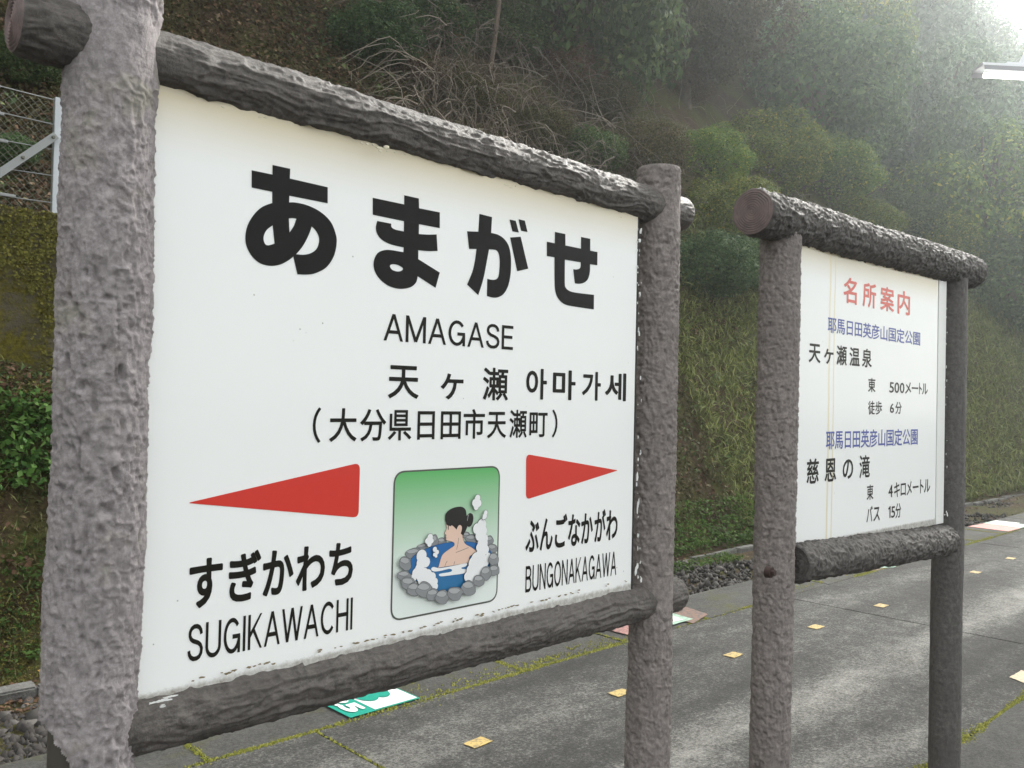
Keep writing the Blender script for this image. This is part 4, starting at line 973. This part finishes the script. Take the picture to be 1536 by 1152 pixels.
# evergreen trees covering the hillside
cnt = 0
def vis(p, m=160):
    d = np.array(p)-EYE; z = d@Fv
    if z < 2: return None
    x_, y_ = 768+FPX*(d@Rv)/z, 576-FPX*(d@Uv)/z
    return (x_, y_, z) if (-m < x_ < 1536+m and -m-200 < y_ < 1152) else None
yy_ = 11.5
while yy_ < 44:
    xx_ = 2.0; 
    while xx_ < 130:
        stp = 2.3+.045*(xx_)+.05*(yy_-11)
        X_, Y_ = xx_+random.uniform(-.4, .4)*stp, yy_+random.uniform(-.4, .4)*stp
        xx_ += stp
        z_ = float(hill(X_, Y_)); v_ = vis((X_, Y_, z_+1))
        if v_ is None: continue
        px, py, dz = v_
        if px < 620 and Y_ < 15: continue
        if px < 1000 and Y_ < 12.6: continue
        if 980 < px < 1420 and py > 60 and Y_ < 14.5: continue
        R = stp*random.uniform(.62, 1.0)
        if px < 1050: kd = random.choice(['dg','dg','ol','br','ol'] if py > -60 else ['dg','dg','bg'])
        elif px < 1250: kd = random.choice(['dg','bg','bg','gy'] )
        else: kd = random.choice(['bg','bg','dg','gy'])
        word = {'dg':'dark evergreen','bg':'grey green','gy':'yellow green','ol':'olive brown','br':'dry brown'}[kd]
        cols = ['over the thick left post','over the left end of the name board','over the middle of the name board','over the right end of the name board','over the gap between the boards','over the cut end of the guide board rail','over the guide board','over the right end of the guide board','by the lamp at the right edge']
        ci = int(np.searchsorted([150,420,700,900,1050,1180,1330,1450], px)); rw = 'low on the slope' if z_ < 11 else 'halfway up the slope' if z_ < 21 else 'high on the slope' if z_ < 33 else 'near the ridge'
        lab = word+' tree '+rw+' '+cols[ci]
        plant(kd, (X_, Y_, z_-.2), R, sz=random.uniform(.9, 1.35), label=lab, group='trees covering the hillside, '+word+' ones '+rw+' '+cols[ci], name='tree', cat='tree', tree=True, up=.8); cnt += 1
    yy_ += 2.4+.05*(yy_-11)
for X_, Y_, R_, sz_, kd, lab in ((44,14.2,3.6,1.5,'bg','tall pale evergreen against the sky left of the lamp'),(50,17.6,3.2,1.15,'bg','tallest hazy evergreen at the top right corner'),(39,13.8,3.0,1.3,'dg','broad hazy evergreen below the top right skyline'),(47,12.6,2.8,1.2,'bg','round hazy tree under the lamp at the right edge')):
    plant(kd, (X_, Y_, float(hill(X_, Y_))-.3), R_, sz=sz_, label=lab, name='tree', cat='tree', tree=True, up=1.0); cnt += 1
print('trees', cnt, 'plants', nplant[0])
# trunks seen in the tangle
def trunk_px(pts, Yoff, r0, r1, mt, label, name='bare_tree'):
    p, t = hit(*pts[0]); P = [EYE+ray(*q)*(t-Yoff) for q in pts]
    e = empty(name, tuple(P[0]), label, 'bare tree'); n = len(P)
    pobj('trunk', npmesh('trunk', *tubes([P], np.linspace(r0, r1, n), 10), [mt], True), e)
trunk_px([(690,60),(684,30),(680,0),(672,-60)], .8, .085, .07, M_BARK_O, 'orange lit bare tree trunk at the top edge above the name board')
trunk_px([(867,60),(866,20),(868,-40)], 1.0, .07, .06, M_BARK, 'thin grey trunk at the top edge right of the hanging vines')
trunk_px([(735,110),(742,60),(748,10),(752,-40)], .9, .05, .045, M_BARK, 'slim trunk wrapped in vines at the top edge')

# hanging vines and twigs (uncountable tangle)
def twigs(name, n, box_px, rr, lens, label, off=(.3, 1.6), droop=1.0, mt=M_TWIG):
    paths, radii = [], []
    for k in range(n):
        px = random.uniform(box_px[0], box_px[2]); py = random.uniform(box_px[1], box_px[3])
        p, t = hit(px, max(py, -80))
        if p is None: continue
        P0 = EYE+ray(px, py)*(t-random.uniform(*off)); ln = random.uniform(*lens); a = random.uniform(0, 6.28)
        d = np.array([math.cos(a), math.sin(a)*.5, random.uniform(-.6, .9)]); P = [P0]; m_ = 7
        for q in range(m_):
            d = d/np.linalg.norm(d); d = d+np.array([random.gauss(0,.28), random.gauss(0,.28), -.28*droop+random.gauss(0,.15)]); P.append(P[-1]+d/np.linalg.norm(d)*ln/m_)
        paths.append(P); radii.append(np.linspace(1, .4, len(P))*random.uniform(*rr))
    return pobj(name, npmesh(name, *tubes(paths, radii, 3), [mt]), label=label, kind='stuff')
twigs('hanging_vines', 900, (600,-40,980,250), (.005,.016), (.7,2.2), 'tangle of pale dry vines hanging over the shrubs', (.8, 2.2))
twigs('dry_twigs', 700, (560,-40,1080,300), (.003,.007), (.4,1.1), 'dry twigs sticking out of the shrubs', (.2, 1.4), .3)
twigs('fine_twigs', 300, (980,-20,1500,330), (.005,.016), (.5,1.3), 'fine bare twigs among the evergreen foliage', (.5, 2.0), .2)

# ground cover on the bank: sampled on the slope, sizes grow with distance
def cover(name, n, xr, yr, size, mt, label, thr=None, sd=0, asp=.45, upb=.5, lift=.03, droop=.6, grow=.55):
    u = rng.random(n); X = xr[0]*(xr[1]/xr[0])**u; Y = rng.uniform(*yr, n)
    if thr is not None:
        k = fbm(np.stack([X, Y*1.6, X*0], -1)*thr[1], 3, sd) > thr[0]+rng.normal(0, .08, n); X, Y = X[k], Y[k]
    k = ~((X < WX+.2) & (Y > WY0-.03) & (Y < WY1+.05)); X, Y = X[k], Y[k]
    e = .05; Z = hill(X, Y); gxn = (hill(X+e, Y)-Z)/e; gyn = (hill(X, Y+e)-Z)/e
    nr = np.stack([-gxn, -gyn, np.ones_like(X)], -1); nr /= np.linalg.norm(nr, axis=1)[:, None]
    m_ = len(X); P = np.stack([X, Y, Z], -1)+nr*(rng.random(m_)**1.3*lift*(1+X/12))[:, None]
    a = nr*upb+rng.normal(0, .5, (m_, 3)); a[:, 2] += .25; a /= np.linalg.norm(a, axis=1)[:, None]
    s = size*rng.uniform(.5, 1.4, m_)*(np.hypot(X, Y)/10)**grow
    V, F = leafV(P, a, s, asp, .3, droop)
    return pobj(name, npmesh(name, V, F, [mt]), label=label, kind='stuff')
cover('bank_ivy', 60000, (1.0, 30), (7.75, 13.5), .055, F_OL, 'olive ground cover on the bank', (-.15, 1.2), 1)
cover('bank_ivy', 42000, (1.0, 60), (7.7, 11.0), .055, F_DG, 'dark green creepers on the bank', (-.02, 1.4), 2)
cover('bank_ivy', 52000, (1.3, 10), (10.3, 17.5), .062, F_OL, 'olive brown creepers on the upper bank', None, 21, .6, .8, .10)
cover('dead_leaves', 34000, (1.3, 10), (10.0, 17.5), .055, F_BR, 'reddish dry leaves on the upper bank', (-.1, .5), 22, .6, .8, .10)
cover('bank_ivy', 16000, (1.3, 10), (10.0, 17.5), .07, F_DG, 'dark green creepers on the upper bank', (.05, .9), 23, .6, .8, .12)
cover('bank_ivy', 26000, (4.5, 13), (8.0, 11.5), .06, F_OL, 'olive brown creepers between the two boards', None, 24, .55, .8, .08)
cover('dead_leaves', 52000, (.8, 16), (8.2, 15.5), .06, F_BR, 'dry brown leaves lying on the upper bank', (-.12, 1.0), 3, .6, 1.0)
cover('bank_grass', 18000, (1.0, 70), (7.65, 10.8), .10, F_GRS, 'long pale grass hanging down the bank', (-.18, .9), 4, .10, .35, .10, 2.2)
F_GRS2 = foliage('pale_bank_grass', [(0, (.05,.07,.02)), (.5, (.12,.15,.045)), (.9, (.20,.225,.08)), (1, (.30,.30,.13))], .35)
cover('bank_grass', 70000, (13, 80), (7.65, 11.8), .15, F_GRS2, 'long grass covering the bank beyond the guide board', None, 5, .11, .35, .12, 2.2)
cover('kerb_weeds', 15000, (3.2, 16), (7.62, 8.15), .05, F_BRT, 'bright green weeds growing behind the kerb', (-.05, 1.5), 6, .5, .6, .12)
cover('kerb_weeds', 9000, (3, 14), (7.1, 7.45), .045, F_BRT, 'small green weeds in front of the kerb', (.0, 1.3), 7, .5, .6, .05)
cover('kerb_weeds', 2600, (1.2, 3.6), (8.55, 9.0), .075, F_BRT, 'bright green leafy weeds at the foot of the mossy wall', (-.25, 1.3), 8, .6, .5, .14)
cover('dead_leaves', 9000, (1.0, 40), (7.2, 8.2), .05, F_BR, 'dry leaves along the kerb', (-.1, 1.0), 9, .6, 1.2, .02)
cover('bank_weeds', 7000, (1.0, 3.4), (7.7, 9.0), .045, F_BRT, 'small green plants scattered over the mossy bank at left', (.02, 1.7), 31, .5, .6, .06)
cover('bank_moss', 26000, (1.0, 3.4), (7.65, 9.1), .022, M_MOSS2, 'olive moss on the left bank', (-.2, 1.2), 32, .6, .9, .02)
nw = 26000; xw = rng.uniform(-1, WX, nw); zw_ = rng.uniform(1.5, 3.2, nw); kw = fbm(np.stack([xw*3, zw_*3, xw*0], -1), 4, 61)+.25*(zw_-2.3) > rng.normal(-.02, .1, nw); xw, zw_ = xw[kw], zw_[kw]
nrm_ = np.tile([0, -1.0, .3], (len(xw), 1))+rng.normal(0, .4, (len(xw), 3)); nrm_ /= np.linalg.norm(nrm_, axis=1)[:, None]
Vm, Fm = leafV(np.stack([xw, np.full(len(xw), WY0-.02), zw_], -1), nrm_, rng.uniform(.012, .04, len(xw)), .8, .4, .6)
pobj('moss_tufts', npmesh('moss_tufts', Vm, Fm, [M_MOSS2]), bpy.data.objects['retaining_wall'], kind='stuff')
# distinct leafy weeds at the far left, standing on the bank
wm = []
for k in range(3):
    r_ = 60; d = rand_dirs(r_); d[:, 2] = np.abs(d[:, 2])*.8+.15; P = d*rng.uniform(.4, 1, (r_, 1))*.5; nn_ = d*.4+np.array([0, 0, 1.0]); nn_ /= np.linalg.norm(nn_, axis=1)[:, None]
    V, F = leafV(P, nn_, rng.uniform(.10, .26, r_), .5, .3, .3); wm.append(npmesh('leaf_cluster', V, F, [F_BRT]))
for (px, py, r_, w_) in [(18,640,42,'tallest leafy weed at the left edge beside the thick post'),(55,625,36,'leafy weed touching the left side of the thick post'),(25,700,28,'broad leafed weed below the weed patch at left'),(30,760,12,'small round leafed weed on the mossy bank at left'),(66,745,14,'little green sprout near the thick post at left'),(15,850,22,'drooping leafy weed halfway down the left bank'),(50,880,20,'leafy weed low on the left bank beside the post'),(45,985,30,'bright leafy weed just above the kerb at lower left'),(10,1075,18,'small weed in the gravel at the lower left corner'),
                     (1075,805,26,'bright weed behind the kerb between the boards'),(1040,815,20,'weed beside the name board post behind the kerb'),(1110,810,22,'weed left of the guide board post behind the kerb')]:
    p, t = hit(px, py)
    if p is None: p = onZ(px, py, -.93); t = np.linalg.norm(p-EYE)
    e = empty('weed', tuple(p), w_, 'weed', 'leafy weeds on the bank'); R = 1.5*r_*t/FPX
    o = bpy.data.objects.new('leaf_cluster', random.choice(wm)); link(o, e); o.scale = (R, R, R); o.rotation_euler = (.35, 0, random.uniform(0, 6))
# fallen yellow leaf
p, t = hit(66, 1010); V, F = leafV(p[None]+[0, -.05, .03], np.array([[.1, -.8, .6]]), .13, .7, .3)
pobj('fallen_leaf', npmesh('fallen_leaf', V, F, [mat('orange_leaf', (.55,.30,.05), .6)]), label='single orange yellow fallen leaf beside the thick post above the kerb', cat='leaf')

# ------------------------------------------------------------------ platform lamp at the upper right
lp = empty('platform_lamp', (0, 0, 0), 'white fluorescent platform lamp with lit tube at the upper right edge', 'lamp')
tL = 7.2
PA = EYE+ray(1466, 103)*tL; PB = EYE+ray(1640, 112)*tL
d = PB-PA; Ld = np.linalg.norm(d); d /= Ld; side = np.cross(d, [0, 0, 1]); side /= np.linalg.norm(side); upv = np.cross(side, d)
def prism(name, prof, a, b_, mt, parent, taper=1.0):
    """profile list of (side, up) swept from a to b along the lamp"""
    n = len(prof); V = [PA+d*a+side*p[0]*taper+upv*p[1] for p in prof]+[PA+d*b_+side*p[0]+upv*p[1] for p in prof]
    F = [tuple(range(n-1, -1, -1)), tuple(range(n, 2*n))]+[(i, (i+1) % n, n+(i+1) % n, n+i) for i in range(n)]
    return pobj(name, pymesh(name, V, F, [mt]), parent)
M_LW = mat('white_lamp_enamel', (.80,.82,.85), .35)
prism('reflector', [(-.09,.0),(-.085,.022),(.085,.022),(.09,0)], 0, Ld, M_LW, lp)
prism('ballast_box', [(-.05,.0225),(-.05,.05),(.05,.05),(.05,.0225)], .22, Ld-.1, M_LW, lp)
M_LG = mat('grey_lamp_side', (.34,.34,.36), .5)
prism('reflector_skirt', [(-.10,-.04),(-.09,-.001),(-.086,-.001),(-.094,-.04)], 0.01, Ld, M_LG, lp)
prism('reflector_skirt', [(.10,-.04),(.09,-.001),(.086,-.001),(.094,-.04)], 0.01, Ld, M_LG, lp)
mt_ = mat('lit_tube', (1, 1, 1)); base(mt_).inputs['Emission Color'].default_value = (1, .99, .92, 1); base(mt_).inputs['Emission Strength'].default_value = 2.2
pobj('fluorescent_tube', npmesh('fluorescent_tube', *tubes([[PA+d*s_-upv*.052 for s_ in np.linspace(.06, .62, 6)]], .022, 12), [mt_], True), lp)
pobj('tube_socket', npmesh('tube_socket', *tubes([[PA+d*s_-upv*.05 for s_ in (.62, .68)]], .026, 12), [M_LW], True), lp)
base_ = PB+d*.15; pobj('lamp_post', npmesh('lamp_post', *tubes([[(base_[0], base_[1], 0), (base_[0], base_[1], base_[2]+.5)]], .05, 16), [M_GALV], True), lp)
pobj('lamp_arm', npmesh('lamp_arm', *tubes([[PA+d*.36+upv*.04, PA+d*.41+upv*.15, PA+d*.55+upv*.19, PA+d*.75+upv*.17, base_+upv*.2]], .03, 12), [M_LW], True), lp)

# ------------------------------------------------------------------ haze
hm = bpy.data.materials.new('haze_air'); hm.use_nodes = True; hm.node_tree.nodes.clear()
out = hm.node_tree.nodes.new('ShaderNodeOutputMaterial'); pvn = hm.node_tree.nodes.new('ShaderNodeVolumePrincipled')
pvn.inputs['Color'].default_value = (.90,.96,.98,1); pvn.inputs['Density'].default_value = HAZE; pvn.inputs['Anisotropy'].default_value = .85
hm.node_tree.links.new(pvn.outputs[0], out.inputs['Volume'])
if HAZE > 0:
    me = pymesh('haze', boxv((-200,-200,-2.2),(200,200,62)), BOXF, [hm]); pobj('haze', me, kind='stuff', label='thin pale morning haze filling the valley')
